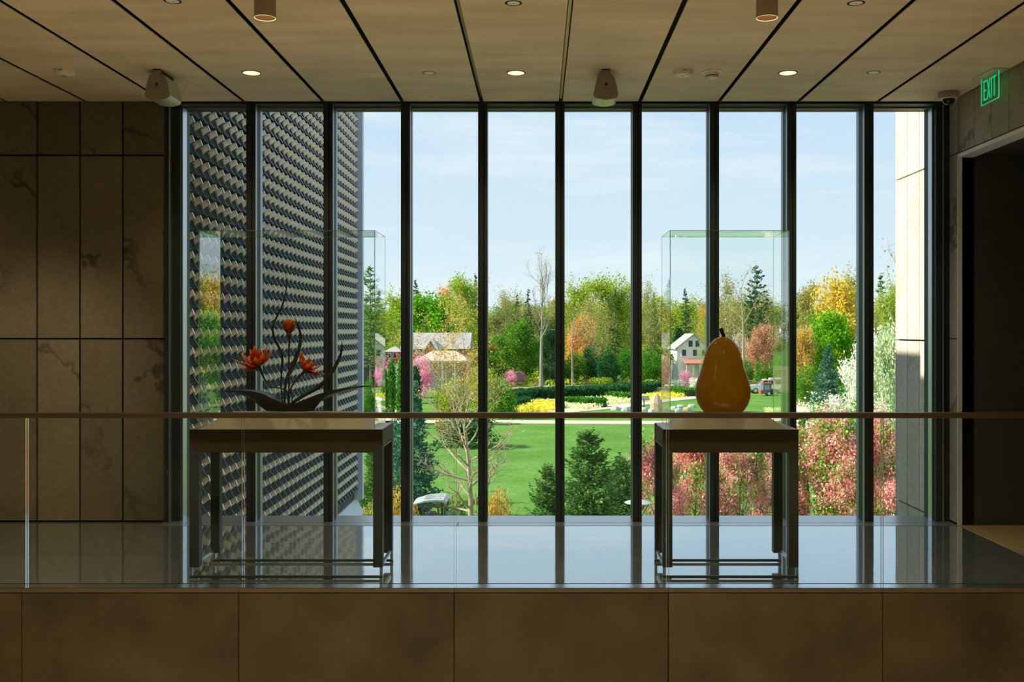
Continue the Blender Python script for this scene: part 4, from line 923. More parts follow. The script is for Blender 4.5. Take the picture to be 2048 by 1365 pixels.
# --- far woodland row
rg = random.Random(3)
leafset = [L_olive, L_yg, L_olive, L_mid, L_yel, L_yg, L_oran]
for k in range(64):
    px = 640 + k * 19.5 + rg.uniform(-8, 8)
    plant(rg.choice(['airy0', 'airy1', 'airy2', 'thin0', 'airy1']), px, rg.uniform(596, 622) + (8 if px < 1000 else 0), rg.uniform(70, 100), rg.uniform(250, 300), 'hazy spring tree in the far woodland row behind the houses', rg.choice(leafset[:4]), group='far woodland trees')
for k in range(30):
    px = 690 + k * 40 + rg.uniform(-8, 8)
    plant(rg.choice(['shrub0', 'shrub1', 'shrub2']), px, rg.uniform(655, 690), rg.uniform(70, 95), rg.uniform(235, 245), 'shrub in the green undergrowth below the far woodland', rg.choice([L_mid, L_yg, L_olive, L_mid]), cat='shrub', group='far undergrowth shrubs')
for k in range(30):
    px = 700 + k * 38 + rg.uniform(-9, 9)
    plant(rg.choice(['shrub0', 'shrub1', 'shrub2']), px, rg.uniform(692, 712), rg.uniform(54, 76), rg.uniform(206, 216), 'shrub in the nearer undergrowth belt between the skyline trunks', rg.choice([L_mid, L_yg, L_arb, L_mid, L_hedge]), cat='shrub', group='near undergrowth shrubs')
# --- named trees of the skyline
TREES = [
 ('pine', 741, 528, 92, 118, 'tall layered dark pine just right of the scale clad wing', L_pineg, None),
 ('spruce1', 832, 557, 52, 205, 'dark spruce top behind the bright green round tree', L_pine, None),
 ('airy1', 790, 585, 90, 190, 'loose yellow green tree behind the pine', L_yg, None),
 ('dense0', 862, 596, 125, 170, 'dense bright green round tree above the grey roof', L_bright, None),
 ('airy0', 893, 578, 60, 215, 'salmon orange budding tree behind the bright round tree', L_oran, None),
 ('airy2', 930, 556, 84, 200, 'tall yellow green tree behind the third mullion', L_yg, None),
 ('spruce0', 951, 546, 40, 210, 'narrow dark spruce left of the third mullion', L_pine, None),
 ('thin0', 1003, 578, 84, 205, 'pale olive tree right of the third mullion', L_olive, None),
 ('spruce0', 1034, 586, 34, 215, 'small dark spruce left of the bare snag', L_pine, None),
 ('spruce1', 1056, 576, 44, 210, 'taller dark spruce just behind the bare snag', L_pine, None),
 ('dense1', 1030, 648, 88, 160, 'mid green drooping tree in front of the snag', L_mid, None),
 ('bare', 1083, 494, 74, 150, 'tall bare snag with upright twigs against the sky', None, M_barkg),
 ('airy1', 1152, 566, 92, 190, 'yellow green tree right of the fourth mullion', L_yg, None),
 ('dense0', 1100, 660, 46, 152, 'dark green rounded evergreen behind the fourth mullion', L_pine, None),
 ('airy2', 1203, 556, 96, 198, 'large yellow green tree at the middle of the skyline', L_yg, None),
 ('thin1', 1190, 590, 84, 165, 'pale olive tree with a straight visible trunk', L_olive, M_barkg),
 ('spruce1', 1229, 575, 46, 196, 'olive dark spruce inside the middle tree group', L_pineg, None),
 ('airy0', 1249, 572, 70, 200, 'yellow green tree left of the fifth mullion', L_yg, None),
 ('dense1', 1160, 636, 56, 182, 'soft orange tree behind the bent bare trunk', L_oran, None),
 ('bareforked', 1146, 588, 70, 156, 'bent bare trunk in front of the orange tree', None, M_barkg),
 ('thin0', 1297, 560, 62, 190, 'twiggy olive tree right of the fifth mullion', L_olive, None),
 ('spruce0', 1308, 586, 46, 205, 'brownish spruce behind the twiggy olive tree', L_pineg, None),
 ('spruce1', 1371, 574, 44, 180, 'isolated dark spruce above the white house', L_pine, None),
 ('thin1', 1402, 622, 50, 174, 'yellow green willow rising behind the white house', L_yg, None),
 ('thin0', 1410, 640, 40, 150, 'sparse yellow green tree in front of the white house', L_yg, None),
 ('dense0', 1416, 622, 40, 178, 'orange tinted tree behind the pear case mullion', L_oran, None),
 ('thin1', 1450, 552, 84, 200, 'olive woodland tree left of the pale forked trunk', L_olive, None),
 ('bareforked', 1484, 524, 92, 142, 'tall pale forked bare tree above the pear', None, M_barkp),
 ('pine', 1512, 527, 72, 185, 'round topped dark pine above the pear', L_pine, None),
 ('thin0', 1540, 578, 90, 190, 'olive brown woodland tree right of the pear', L_olive, None),
 ('thin1', 1465, 600, 80, 170, 'brown olive thicket tree behind the pear', L_olive, None),
 ('dense1', 1522, 655, 62, 165, 'dusty pink flowering tree right of the pear', lm('leaf_dusty_pink', (0.42, 0.20, 0.14), (0.56, 0.30, 0.22), (0.40, 0.36, 0.14)), None),
 ('airy2', 1608, 572, 76, 195, 'olive tree right of the pear case', L_olive, None),
 ('spruce1', 1650, 572, 56, 190, 'tan tipped spruce left of the big yellow tree', L_olive, None),
 ('dense1', 1690, 566, 104, 172, 'big golden yellow tree right of the pear case', L_yel, None),
 ('airy1', 1706, 546, 80, 200, 'olive tree peeking over the big yellow tree', L_olive, None),
 ('dense0', 1668, 632, 96, 120, 'fresh green tree below the big yellow tree', L_bright, None),
 ('spruce0', 1762, 545, 70, 150, 'dark green spruce beside the stone pier', L_pineg, None),
 ('airy0', 1785, 572, 70, 130, 'green leafy tree partly hidden by the stone pier', L_yg, None),
 ('bareforked', 1796, 476, 110, 92, 'bare branched tree reaching over the stone pier edge', None, M_barkg),
 ('thin0', 1758, 610, 70, 100, 'twiggy pale tree left of the stone pier', L_olive, M_barkp),
 ('dense0', 1606, 662, 50, 118, 'small golden tree in front of the flat roofed house', L_bud, None),
 ('bluespruce', 1655, 688, 98, 76, 'blue green pine with a dark shaded side right of the pear', L_blue, None),
 ('dense1', 1728, 682, 90, 70, 'white blossoming tree behind the eighth mullion', L_white, M_barkp),
 ('dense0', 1772, 668, 74, 62, 'white blossoming tree with a pale forked trunk by the pier', lm('blossom_greenwhite', (0.20, 0.34, 0.10), (0.50, 0.58, 0.34), (0.80, 0.80, 0.68)), M_barkp),
]
for (k, px, yt, w, Y, lb, lf, bk) in TREES: plant(k, px, yt, w, Y, lb, lf, bk)
# --- middle distance shrubs: key, px, ytop, width, Y, label, leaf
SHR = [
 ('column', 783, 715, 20, 100, 'clipped green arborvitae column left of the second visible mullion', L_arb), ('column', 804, 712, 22, 96, 'clipped arborvitae column behind the second visible mullion', L_arb),
 ('column', 770, 735, 14, 98, 'small clipped arborvitae column by the curved path', L_arb), ('column', 832, 728, 22, 92, 'dark arborvitae column left of the budding tree', L_hedge),
 ('column', 1357, 652, 26, 172, 'dark cone shaped evergreen left of the white house', L_pine),
 ('bigshrub', 738, 740, 34, 88, 'tall green hedge shrub at the corner of the wing', L_arb), ('bigshrub', 728, 760, 30, 84, 'pale green shrub against the wing corner', L_mid),
 ('bigshrub', 790, 712, 40, 118, 'white flowering shrub above the clipped columns', L_white), ('bigshrub', 812, 708, 26, 122, 'red leaved shrub by the brick house', L_red),
 ('bigshrub', 840, 695, 60, 128, 'bright pink redbud by the brick house', L_pink), ('bigshrub', 1021, 735, 30, 152, 'pink redbud left of the snag', L_pink), ('bigshrub', 1040, 738, 24, 158, 'small pink redbud at the foot of the snag', L_pink),
 ('bigshrub', 770, 698, 44, 150, 'pink shrub in front of the dark wooden house', L_pink),
 ('bigshrub', 955, 715, 60, 105, 'yellow green shrub behind the budding tree', L_yg), ('bigshrub', 1000, 738, 70, 98, 'green shrub right of the budding trunk', L_mid), ('bigshrub', 905, 740, 80, 92, 'golden green shrub left of the budding trunk', L_yg),
 ('bigshrub', 1108, 724, 60, 160, 'dark rounded shrub right of the snag foot', L_hedge), ('bigshrub', 1150, 692, 54, 160, 'mid green shrub below the orange tree', L_mid), ('bigshrub', 1181, 676, 40, 162, 'dark upright shrub left of the straight trunk', L_hedge),
 ('bigshrub', 1215, 690, 54, 158, 'dark rounded evergreen shrub at the meadow edge', L_hedge), ('bigshrub', 1248, 688, 48, 162, 'green shrub left of the fifth mullion', L_arb), ('bigshrub', 1302, 690, 62, 160, 'fresh green shrub right of the fifth mullion', L_arb),
 ('bigshrub', 1337, 690, 34, 158, 'green shrub at the left of the white house', L_mid), ('bigshrub', 1418, 712, 44, 158, 'green shrub at the right of the white house', L_mid), ('bigshrub', 1490, 706, 40, 150, 'green shrub left of the round bush behind the pear', L_mid),
 ('bigshrub', 1524, 712, 36, 146, 'round bright bush right of the pear', L_arb), ('bigshrub', 1556, 706, 44, 150, 'soft green shrub at the right of the pear case', L_mid), ('bigshrub', 1480, 650, 50, 175, 'pale pink magnolia behind the pear', lm('blossom_magnolia', (0.60, 0.45, 0.45), (0.78, 0.66, 0.66), (0.86, 0.80, 0.78))),
 ('shrub0', 1145, 742, 22, 168, 'small white flowering shrub right of the fourth mullion', L_white), ('shrub1', 1205, 746, 26, 165, 'white flowering shrub at the middle of the meadow edge', L_white), ('shrub2', 1232, 744, 26, 166, 'white flowering shrub below the dark evergreen', L_white),
 ('shrub0', 1289, 740, 22, 164, 'white flowering shrub right of the fifth mullion', L_white), ('shrub1', 1352, 757, 34, 150, 'white flowering shrub below the slatted hut', L_white), ('shrub2', 1372, 737, 34, 152, 'pink and white shrub in front of the white house', L_pink),
 ('shrub0', 1392, 752, 30, 146, 'white flowering shrub left of the pear', L_white), ('shrub1', 1211, 734, 14, 164, 'small peach flowering shrub', L_oran), ('shrub2', 1168, 740, 40, 170, 'low green shrub at the meadow edge', L_mid), ('shrub0', 1262, 745, 40, 168, 'low green shrub left of the fifth mullion', L_mid),
 ('shrub1', 1118, 744, 30, 168, 'low pink dotted shrub by the fourth mullion', L_yg), ('shrub2', 1320, 745, 40, 166, 'low green shrub left of the slatted hut', L_mid),
 ('bigshrub', 1614, 716, 64, 112, 'green shrub below the small golden tree', L_mid), ('shrub0', 1555, 812, 60, 100, 'feathery pale shrub below the vehicles', L_pale), ('shrub1', 1205, 752, 50, 150, 'loose grassy tuft in the meadow', L_yg), ('shrub2', 1300, 757, 44, 152, 'yellowish tuft in the meadow left of the case', L_yg),
]
for (k, px, yt, w, Y, lb, lf) in SHR: plant(k, px, yt, w, Y, lb, lf, cat='shrub')
# meadow tufts and planted beds: uncountable
def bed(name, pts, n, h, size, leaf, label, cat, seed):
    """scatter of low quads inside a ground polygon given in picture coordinates"""
    rng = np.random.default_rng(seed); P = np.array([gpt(*p)[:2] for p in pts]); lo, hi = P.min(0), P.max(0); out = []
    while len(out) < n:
        q = rng.uniform(lo, hi); ins = False; j = len(P) - 1
        for i in range(len(P)):
            if (P[i][1] > q[1]) != (P[j][1] > q[1]) and q[0] < (P[j][0] - P[i][0]) * (q[1] - P[i][1]) / (P[j][1] - P[i][1]) + P[i][0]: ins = not ins
            j = i
        if ins: out.append((q[0], q[1], GZ + 0.06 + rng.uniform(0.02, 1) * h))
    C = np.array(out); o_ = link(name, quads(name, C, size * rng.uniform(0.5, 1.3, n), leaf, rng, 0.8)); return tag(o_, label, cat, kind='stuff')
bed('daffodils', [(975, 824), (1010, 812), (1060, 808), (1125, 810), (1120, 824), (1050, 828)], 2600, 0.5, 0.32, L_gold, 'bed of yellow daffodils left of the fourth mullion', 'flowers', 1)
bed('pale_tulips', [(1000, 810), (1060, 804), (1130, 808), (1215, 815), (1150, 824), (1125, 812)], 1500, 0.45, 0.30, L_pale, 'pale cream tulip bed along the curved path', 'flowers', 2)
bed('mixed_tulips', [(1165, 802), (1230, 797), (1290, 800), (1280, 806), (1225, 811), (1175, 806)], 1600, 0.45, 0.30, L_pale, 'cream tulip bed between the low hedges', 'flowers', 3)
bed('daffodils', [(1270, 799), (1330, 788), (1405, 786), (1380, 794), (1320, 801), (1280, 806)], 1800, 0.45, 0.32, L_gold, 'bed of yellow daffodils beside the standing stone', 'flowers', 4)
bed('meadow_grass', [(880, 782), (1050, 775), (1330, 768), (1500, 764), (1600, 766), (1620, 748), (1300, 742), (900, 745)], 5200, 0.9, 0.75, L_yg, 'loose green growth covering the meadow', 'grass', 5)
bed('dry_grass', [(880, 782), (1050, 775), (1330, 768), (1500, 764), (1600, 766), (1620, 748), (1300, 742), (900, 745)], 2200, 0.5, 0.8, L_tan, 'dry tan growth scattered over the meadow', 'grass', 6)
bed('white_blossom', [(1100, 762), (1330, 757), (1600, 758), (1600, 750), (1300, 746), (1100, 750)], 600, 1.2, 0.5, L_white, 'white blossom scattered at the back of the meadow', 'flowers', 8)
def hedge(pts, w, h, label, leaf, seed, n=2600, size=0.34):
    rng = np.random.default_rng(seed); P = np.array([gpt(*p) for p in pts]); c = P.mean(0); c[2] = GZ
    t = thing('clipped_hedge', label, 'hedge', tuple(c), 'clipped garden hedges')
    V = []; m_ = MB()
    for i, p in enumerate(P):
        d = P[min(i + 1, len(P) - 1)] - P[max(i - 1, 0)]; d = d / np.linalg.norm(d); s_ = np.array([-d[1], d[0], 0]) * (w / 2 - 0.15)
        V += [p + s_, p - s_, p - s_ + [0, 0, h - 0.15], p + s_ + [0, 0, h - 0.15]]
    Fc = [(i * 4 + j, i * 4 + (j + 1) % 4, (i + 1) * 4 + (j + 1) % 4, (i + 1) * 4 + j) for i in range(len(P) - 1) for j in range(4)] + [(0, 1, 2, 3), tuple(4 * len(P) - 4 + j for j in range(4))]
    m_.add(V, Fc).build('hedge_core', mat('hedge_core', (0.012, 0.05, 0.02), 0.9), t)
    q = rng.uniform(0, len(P) - 1.001, n); i = q.astype(int); f = (q - i)[:, None]; B = P[i] * (1 - f) + P[i + 1] * f; d = unit(P[i + 1] - P[i]); sd = np.stack([-d[:, 1], d[:, 0], d[:, 0] * 0], 1)
    a = rng.uniform(-1, 1, n); side = rng.uniform(size=n); off = np.where(side < 0.45, -np.sign(sd[:, 1]) , a) * (w / 2); hh = np.where(side < 0.45, rng.uniform(0.05, 1, n), 1.0) * h
    C = B + sd * off[:, None]; C[:, 2] += hh; C += rng.normal(size=C.shape) * 0.07
    tag(link('foliage', quads('hedge_leaves', C - c, size * rng.uniform(0.6, 1.2, n), leaf, rng, 0.8), None, t), kind='stuff')
hedge([(1010, 812), (1060, 804), (1130, 801), (1200, 798), (1260, 793), (1312, 786)], 2.4, 1.45, 'long dark curved hedge behind the flower beds', L_hedge, 1, 4200)
hedge([(1128, 812), (1160, 813), (1190, 815), (1212, 815)], 1.6, 0.9, 'low green hedge right of the bench', L_arb, 2, 1200, 0.3)
hedge([(1195, 798), (1230, 800), (1262, 803)], 1.5, 0.85, 'low green hedge between the tulip beds', L_arb, 3, 1000, 0.3)
hedge([(1345, 788), (1365, 792), (1384, 794)], 2.2, 0.9, 'short green hedge left of the pear', L_arb, 4, 700, 0.3)
hedge([(985, 818), (1010, 822), (1050, 813)], 1.6, 1.0, 'dark low hedge behind the budding branches', L_hedge, 5, 900, 0.3)

# ================================================================== houses beyond the garden
M_glassd = mat('house_glass', (0.05, 0.07, 0.08), 0.1)
M_roofg = mat('roof_grey', (0.30, 0.31, 0.32), 0.8, c2=(0.38, 0.39, 0.40), scale=2); M_roofp = mat('roof_pale_tan', (0.56, 0.46, 0.36), 0.85)
M_brick = mat('brick_red', (0.42, 0.17, 0.10), 0.85, c2=(0.52, 0.25, 0.15), scale=3); M_siding = mat('siding_white', (0.80, 0.78, 0.72), 0.7); M_darkwood = mat('dark_boards', (0.055, 0.05, 0.055), 0.8)
M_trimw = mat('house_trim', (0.82, 0.80, 0.76), 0.6); M_porch = mat('porch_roof_red', (0.45, 0.20, 0.14), 0.8)
def window(parent, x, y, z, w, h):
    f = MB().box(x - w / 2 - 0.12, x + w / 2 + 0.12, y - 0.06, y + 0.02, z - 0.12, z + h + 0.12).build('window', M_trimw, parent)
    MB().box(x - w / 2, x + w / 2, y - 0.09, y - 0.05, z, z + h).build('pane', M_glassd, f)
def gable(mb, x0, x1, y0, y1, z0, z1, ov=0.3, th=0.2):
    """roof with ridge along y, gable end towards the viewer"""
    xm = (x0 + x1) / 2
    s_ = (z1 - z0) / (xm - x0)
    mb.prism([(x0 - ov, z0 - ov * s_), (xm, z1), (x1 + ov, z0 - ov * s_), (x1 + ov, z0 - ov * s_ + th), (xm, z1 + th), (x0 - ov, z0 - ov * s_ + th)], y0 - ov, y1 + ov, 'y')
# white house
Y = 158; xa, xb = X_(1354, Y), X_(1421, Y); zt = Z_(697, Y); zr_ = Z_(671, Y)
h = thing('white_house', 'white gabled house with a porch seen left of the pear', 'house', ((xa + xb) / 2, Y + 4, GZ))
MB().prism([(xa, GZ), (xb, GZ), (xb, zt), ((xa + xb) / 2, zr_), (xa, zt)], Y, Y + 9, 'y').build('wall', M_siding, h)
g_ = MB(); gable(g_, xa, xb, Y, Y + 9, zt + 0.02, zr_ + 0.05); g_.build('roof', M_roofg, h)
for px, py in ((1368, 712), (1390, 712), (1408, 712), (1381, 694), (1395, 694)): window(h, X_(px, Y), Y, Z_(py, Y), 0.62, 0.95)
pr_ = MB(); pr_.prism([(Y - 2.4, Z_(726, Y)), (Y, Z_(718, Y)), (Y, Z_(722, Y)), (Y - 2.4, Z_(729, Y))], xa + 1.0, xb - 0.6, 'x'); po = pr_.build('porch_roof', M_porch, h)
for k in range(4): xq = xa + 1.2 + k * (xb - xa - 2.2) / 3; MB().box(xq - 0.1, xq + 0.1, Y - 2.3, Y - 2.1, GZ, Z_(728, Y)).build('porch_post', M_trimw, po)
# brick house with long grey roof
Y = 152; xa, xb = X_(806, Y), X_(935, Y); ze = Z_(697, Y); zr_ = Z_(666, Y)
h = thing('brick_house', 'low brick house with a long grey roof below the bright green tree', 'house', ((xa + xb) / 2, Y + 4, GZ))
MB().box(xa, xb, Y, Y + 8, GZ, ze).build('wall', M_brick, h)
MB().prism([(Y - 0.5, ze - 0.1), (Y + 4, zr_), (Y + 8.5, ze - 0.1)], xa - 0.4, xb + 0.4, 'x').build('roof', M_roofg, h)
ga, gb = X_(851, Y - 2), X_(872, Y - 2); zg = Z_(682, Y - 2); zge = Z_(698, Y - 2)
MB().prism([(ga, GZ), (gb, GZ), (gb, zge), ((ga + gb) / 2, zg - 0.12), (ga, zge)], Y - 2, Y + 2.5, 'y').build('gable_bay', M_brick, h)
g_ = MB(); gable(g_, ga, gb, Y - 2, Y + 2.5, zge, zg, 0.25, 0.28); g_.build('gable_roof', M_trimw, h)
for px in (828, 840, 885): window(h, X_(px, Y), Y, Z_(706, Y), 0.7, 0.8)
# pavilion
Y = 140; xa, xb = X_(828, Y), X_(940, Y); ze = Z_(722, Y); zr_ = Z_(703, Y)
h = thing('pavilion', 'open pavilion with a pale tan hipped roof behind the budding tree', 'pavilion', ((xa + xb) / 2, Y + 3, GZ))
MB().add([(xa, Y, ze), (xb, Y, ze), (xb, Y + 6, ze), (xa, Y + 6, ze), (xa + 2.2, Y + 3, zr_), (xb - 2.2, Y + 3, zr_), (xa, Y, ze - 0.25), (xb, Y, ze - 0.25), (xb, Y + 6, ze - 0.25), (xa, Y + 6, ze - 0.25)],
     [(0, 1, 5, 4), (1, 2, 5), (2, 3, 4, 5), (3, 0, 4), (6, 9, 8, 7), (0, 6, 7, 1), (1, 7, 8, 2), (2, 8, 9, 3), (3, 9, 6, 0)]).build('roof', M_roofp, h)
for k in range(5):
    xq = xa + 0.4 + k * (xb - xa - 0.8) / 4
    for yq in (Y + 0.4, Y + 5.6): MB().box(xq - 0.1, xq + 0.1, yq - 0.1, yq + 0.1, GZ, ze - 0.25).build('post', M_trimw, h)
MB().box(xa + 1.5, xb - 1.5, Y + 3.5, Y + 5, GZ, ze - 0.3).build('wall', mat('pavilion_wall', (0.36, 0.38, 0.36), 0.8), h)
# dark board house
Y = 150; xa, xb = X_(716, Y), X_(752, Y); ze = Z_(698, Y)
h = thing('board_house', 'dark board house with a white window beside the wing corner', 'house', ((xa + xb) / 2, Y + 3, GZ))
MB().prism([(xa, GZ), (xb, GZ), (xb, ze), ((xa + xb) / 2, Z_(688, Y)), (xa, ze)], Y, Y + 6, 'y').build('wall', M_darkwood, h)
g_ = MB(); gable(g_, xa, xb, Y, Y + 6, ze, Z_(688, Y)); g_.build('roof', M_roofg, h); window(h, X_(730, Y), Y, Z_(715, Y), 0.4, 0.7)
for k in range(6): xq = xa + 0.2 + k * (xb - xa - 0.4) / 5; MB().box(xq - 0.03, xq + 0.03, Y - 0.03, Y, GZ, ze).build('batten', M_darkwood, h)
Y = 158; xa, xb = X_(770, Y), X_(801, Y); ze = Z_(704, Y)
h = thing('small_house', 'small reddish house with a grey pointed roof behind the pink shrub', 'house', ((xa + xb) / 2, Y + 3, GZ))
MB().box(xa, xb, Y, Y + 5, GZ, ze).build('wall', M_brick, h)
MB().add([(xa - 0.3, Y - 0.3, ze), (xb + 0.3, Y - 0.3, ze), (xb + 0.3, Y + 5.3, ze), (xa - 0.3, Y + 5.3, ze), ((xa + xb) / 2, Y + 2.5, Z_(693, Y))], [(0, 1, 4), (1, 2, 4), (2, 3, 4), (3, 0, 4), (0, 3, 2, 1)]).build('roof', M_roofg, h)
for px in (778, 790): window(h, X_(px, Y), Y, Z_(716, Y), 0.5, 0.7)
# flat roofed house
Y = 140; xa, xb = X_(1590, Y), X_(1640, Y); zt = Z_(664, Y)
h = thing('flat_roofed_house', 'grey house with a flat pale roof right of the pear case', 'house', ((xa + xb) / 2, Y + 3, GZ))
MB().box(xa, xb, Y, Y + 6, GZ, zt).build('wall', mat('house_greybrown', (0.30, 0.25, 0.21), 0.85), h)
MB().box(xa - 0.6, xb + 0.4, Y - 0.7, Y + 6.5, zt, Z_(658, Y)).build('roof', mat('roof_flat_pale', (0.66, 0.62, 0.56), 0.8), h)
MB().box(X_(1617, Y), X_(1620, Y), Y + 1, Y + 1.5, Z_(658, Y), Z_(650, Y)).build('chimney', M_brick, h)
for px in (1604, 1619): window(h, X_(px, Y), Y, Z_(676, Y), 0.55, 0.75)
# slatted hut
Y = 150; xa, xb = X_(1340, Y), X_(1361, Y)
h = thing('slatted_hut', 'grey slatted garden hut with leaning posts left of the white house', 'garden hut', ((xa + xb) / 2, Y + 0.7, GZ))
M_slat = mat('weathered_wood', (0.40, 0.40, 0.40), 0.85)
z0, z1 = GZ + 0.9, Z_(729, Y)
for k in range(9):
    f = k / 9; zq = z0 + (z1 - z0) * f; xi = xa + 0.35 * f; xj = xb - 0.55 * f
    MB().box(xi + 0.1, xj - 0.1, Y + 0.15 * k / 9, Y + 0.15 * k / 9 + 0.06, zq, zq + (z1 - z0) / 9 * 0.8).build('slat', M_slat, h)
for (p0, p1) in (((xa, GZ), (xa + 0.45, Z_(721, Y))), ((xb, GZ), (xb - 0.6, Z_(722, Y)))):
    for dy in (0.0, 1.4): MB().tube([(p0[0], Y + dy, p0[1]), (p1[0], Y + dy, p1[1])], 0.09, 6).build('post', M_slat, h)

# ================================================================== garden stones, seats, vehicles
M_rock = mat('rock_grey', (0.42, 0.45, 0.47), 0.9, c2=(0.60, 0.62, 0.62), scale=1.2, objvar=0.15)
M_rocko = mat('rock_pink', (0.66, 0.47, 0.34), 0.9, c2=(0.52, 0.36, 0.26), scale=1.2)
def rock(name, px, py, wpx, hh, label, m, seed, group=None, taper=0.75):
    r_ = random.Random(seed); x, y, z = gpt(px, py); w = wpx * y / F / 2; n = 9
    A = [(w * r_.uniform(0.85, 1.1), r_.uniform(-0.12, 0.12)) for _ in range(n)]; V = []
    for lv, (s_, zz_) in enumerate(((1.0, -0.05), (1.04, hh * 0.45), (taper, hh * 0.93), (taper * 0.5, hh))):
        for k in range(n): a = 2 * math.pi * k / n + A[k][1]; V.append((x + A[k][0] * s_ * math.cos(a), y + A[k][0] * 0.7 * s_ * math.sin(a), z + zz_ + r_.uniform(-0.04, 0.04) * hh))
    Fc = [(i * n + k, i * n + (k + 1) % n, (i + 1) * n + (k + 1) % n, (i + 1) * n + k) for i in range(3) for k in range(n)] + [tuple(range(n - 1, -1, -1)), tuple(3 * n + k for k in range(n))]
    return tag(MB().add(V, Fc).build(name, m), label, 'stone', group)
rock('standing_stone', 1313, 823, 24, 1.75, 'tall pinkish standing stone left of the pear case', M_rocko, 5, None, 0.55)
ST = [(1230, 821, 18, 'flat grey slab left of the fifth mullion, leftmost of the slab group'), (1252, 823, 20, 'flat grey slab just left of the fifth mullion'), (1288, 823, 18, 'flat grey slab right of the fifth mullion'), (1302, 826, 14, 'small flat slab in front of the standing stone'),
      (1333, 823, 16, 'flat grey slab right of the standing stone'), (1348, 820, 16, 'flat slab at the left inside the pear case view'), (1362, 817, 18, 'flat slab second from the left seen through the pear case'), (1374, 822, 16, 'reddish low slab near the pear'), (1384, 816, 18, 'flat slab nearest the pear at its left'), (1356, 825, 14, 'small slab lowest of those left of the pear')]
for k, (px, py, w, lb) in enumerate(ST): rock('stone_slab', px, py, w, 0.38, lb, M_rocko if k == 7 else M_rock, 20 + k, 'flat stone slabs on the lawn', 0.8)
def bench(px, py, label):
    x, y, z = gpt(px, py); t = thing('garden_bench', label, 'bench', (x, y, GZ), 'garden benches'); m = mat('bench_wood', (0.52, 0.46, 0.36), 0.8)
    MB().box(x - 0.8, x + 0.8, y - 0.25, y + 0.25, GZ + 0.42, GZ + 0.48).build('seat', m, t)
    for k in range(3): MB().box(x - 0.8, x + 0.8, y + 0.22, y + 0.26, GZ + 0.55 + 0.14 * k, GZ + 0.65 + 0.14 * k).build('back_slat', m, t)
    for sx_ in (-0.75, 0.75):
        for yy, hh in ((-0.22, 0.62), (0.24, 0.98)): MB().box(x + sx_ - 0.04, x + sx_ + 0.04, y + yy - 0.04, y + yy + 0.04, GZ + 0.05, GZ + hh).build('leg', m, t)
bench(1133, 812, 'wooden bench beside the fourth mullion'); bench(1319, 789, 'wooden bench beside the standing stone')
x, y, z = gpt(1288, 815); t = thing('garden_lectern', 'dark slanted information panel on a post by the curved path', 'sign', (x, y, GZ))
MB().box(x - 0.05, x + 0.05, y - 0.05, y + 0.05, GZ, GZ + 0.85).build('post', M_black, t)
MB().prism([(y - 0.35, GZ + 0.8), (y + 0.35, GZ + 1.15), (y + 0.35, GZ + 1.22), (y - 0.35, GZ + 0.87)], x - 0.6, x + 0.6, 'x').build('panel', mat('lectern_panel', (0.10, 0.14, 0.13), 0.5), t)
def wheel(parent, x, y, z, r, w, name='wheel'):
    q = MB().lathe([(0.001, 0), (r * 0.8, 0), (r, w * 0.2), (r, w * 0.8), (r * 0.8, w), (0.001, w)], 18, (x, y, z), 'y').build(name, mat('tyre', (0.03, 0.03, 0.03), 0.8), parent)
    MB().lathe([(0.001, -0.02), (r * 0.6, -0.015), (r * 0.6, 0.01), (0.001, 0.01)], 14, (x, y, z), 'y').build('rim', mat('wheel_rim', (0.62, 0.60, 0.56), 0.5), q)
# white pickup facing left
Y = 136.0; x0 = X_(1497, Y); s_ = 1.0
t = thing('pickup_truck', 'white pickup truck parked on the lawn right of the pear', 'truck', (x0 + 2.7, Y + 0.9, GZ)); Mw = mat('truck_white', (0.80, 0.80, 0.80), 0.25)
g = GZ
MB().prism([(x0, g + 0.50), (x0 + 5.4, g + 0.50), (x0 + 5.4, g + 1.15), (x0 + 1.55, g + 1.15), (x0 + 0.15, g + 1.08), (x0, g + 0.9)], Y, Y + 1.85, 'y').build('body', Mw, t)
cbn = MB().prism([(x0 + 1.2, g + 1.15), (x0 + 3.6, g + 1.15), (x0 + 3.45, g + 1.78), (x0 + 2.25, g + 1.85), (x0 + 2.0, g + 1.78)], Y + 0.1, Y + 1.75, 'y').build('cab', Mw, t)
MB().prism([(x0 + 1.62, g + 1.2), (x0 + 2.6, g + 1.2), (x0 + 2.6, g + 1.72), (x0 + 2.1, g + 1.72)], Y + 0.06, Y + 0.12, 'y').build('side_window', M_glassd, cbn)
MB().prism([(x0 + 2.7, g + 1.2), (x0 + 3.42, g + 1.2), (x0 + 3.35, g + 1.72), (x0 + 2.7, g + 1.72)], Y + 0.06, Y + 0.12, 'y').build('side_window', M_glassd, cbn)
MB().prism([(x0 + 1.22, g + 1.17), (x0 + 2.02, g + 1.78), (x0 + 1.98, g + 1.80), (x0 + 1.16, g + 1.17)], Y + 0.2, Y + 1.65, 'y').build('windscreen', M_glassd, cbn)
MB().box(x0 + 2.3, x0 + 2.55, Y + 0.5, Y + 1.3, g + 1.85, g + 1.95).build('beacon', mat('beacon_orange', (0.80, 0.25, 0.05), 0.4), t)
MB().box(x0 + 2.95, x0 + 5.2, Y + 0.2, Y + 1.65, g + 1.78, g + 2.05, 0.1).build('roof_load', mat('truck_rack_grey', (0.30, 0.35, 0.40), 0.6), t)
for xx in (x0 + 0.95, x0 + 4.35): wheel(t, xx, Y - 0.02, g + 0.40, 0.40, 0.25); wheel(t, xx, Y + 1.62, g + 0.40, 0.40, 0.25)
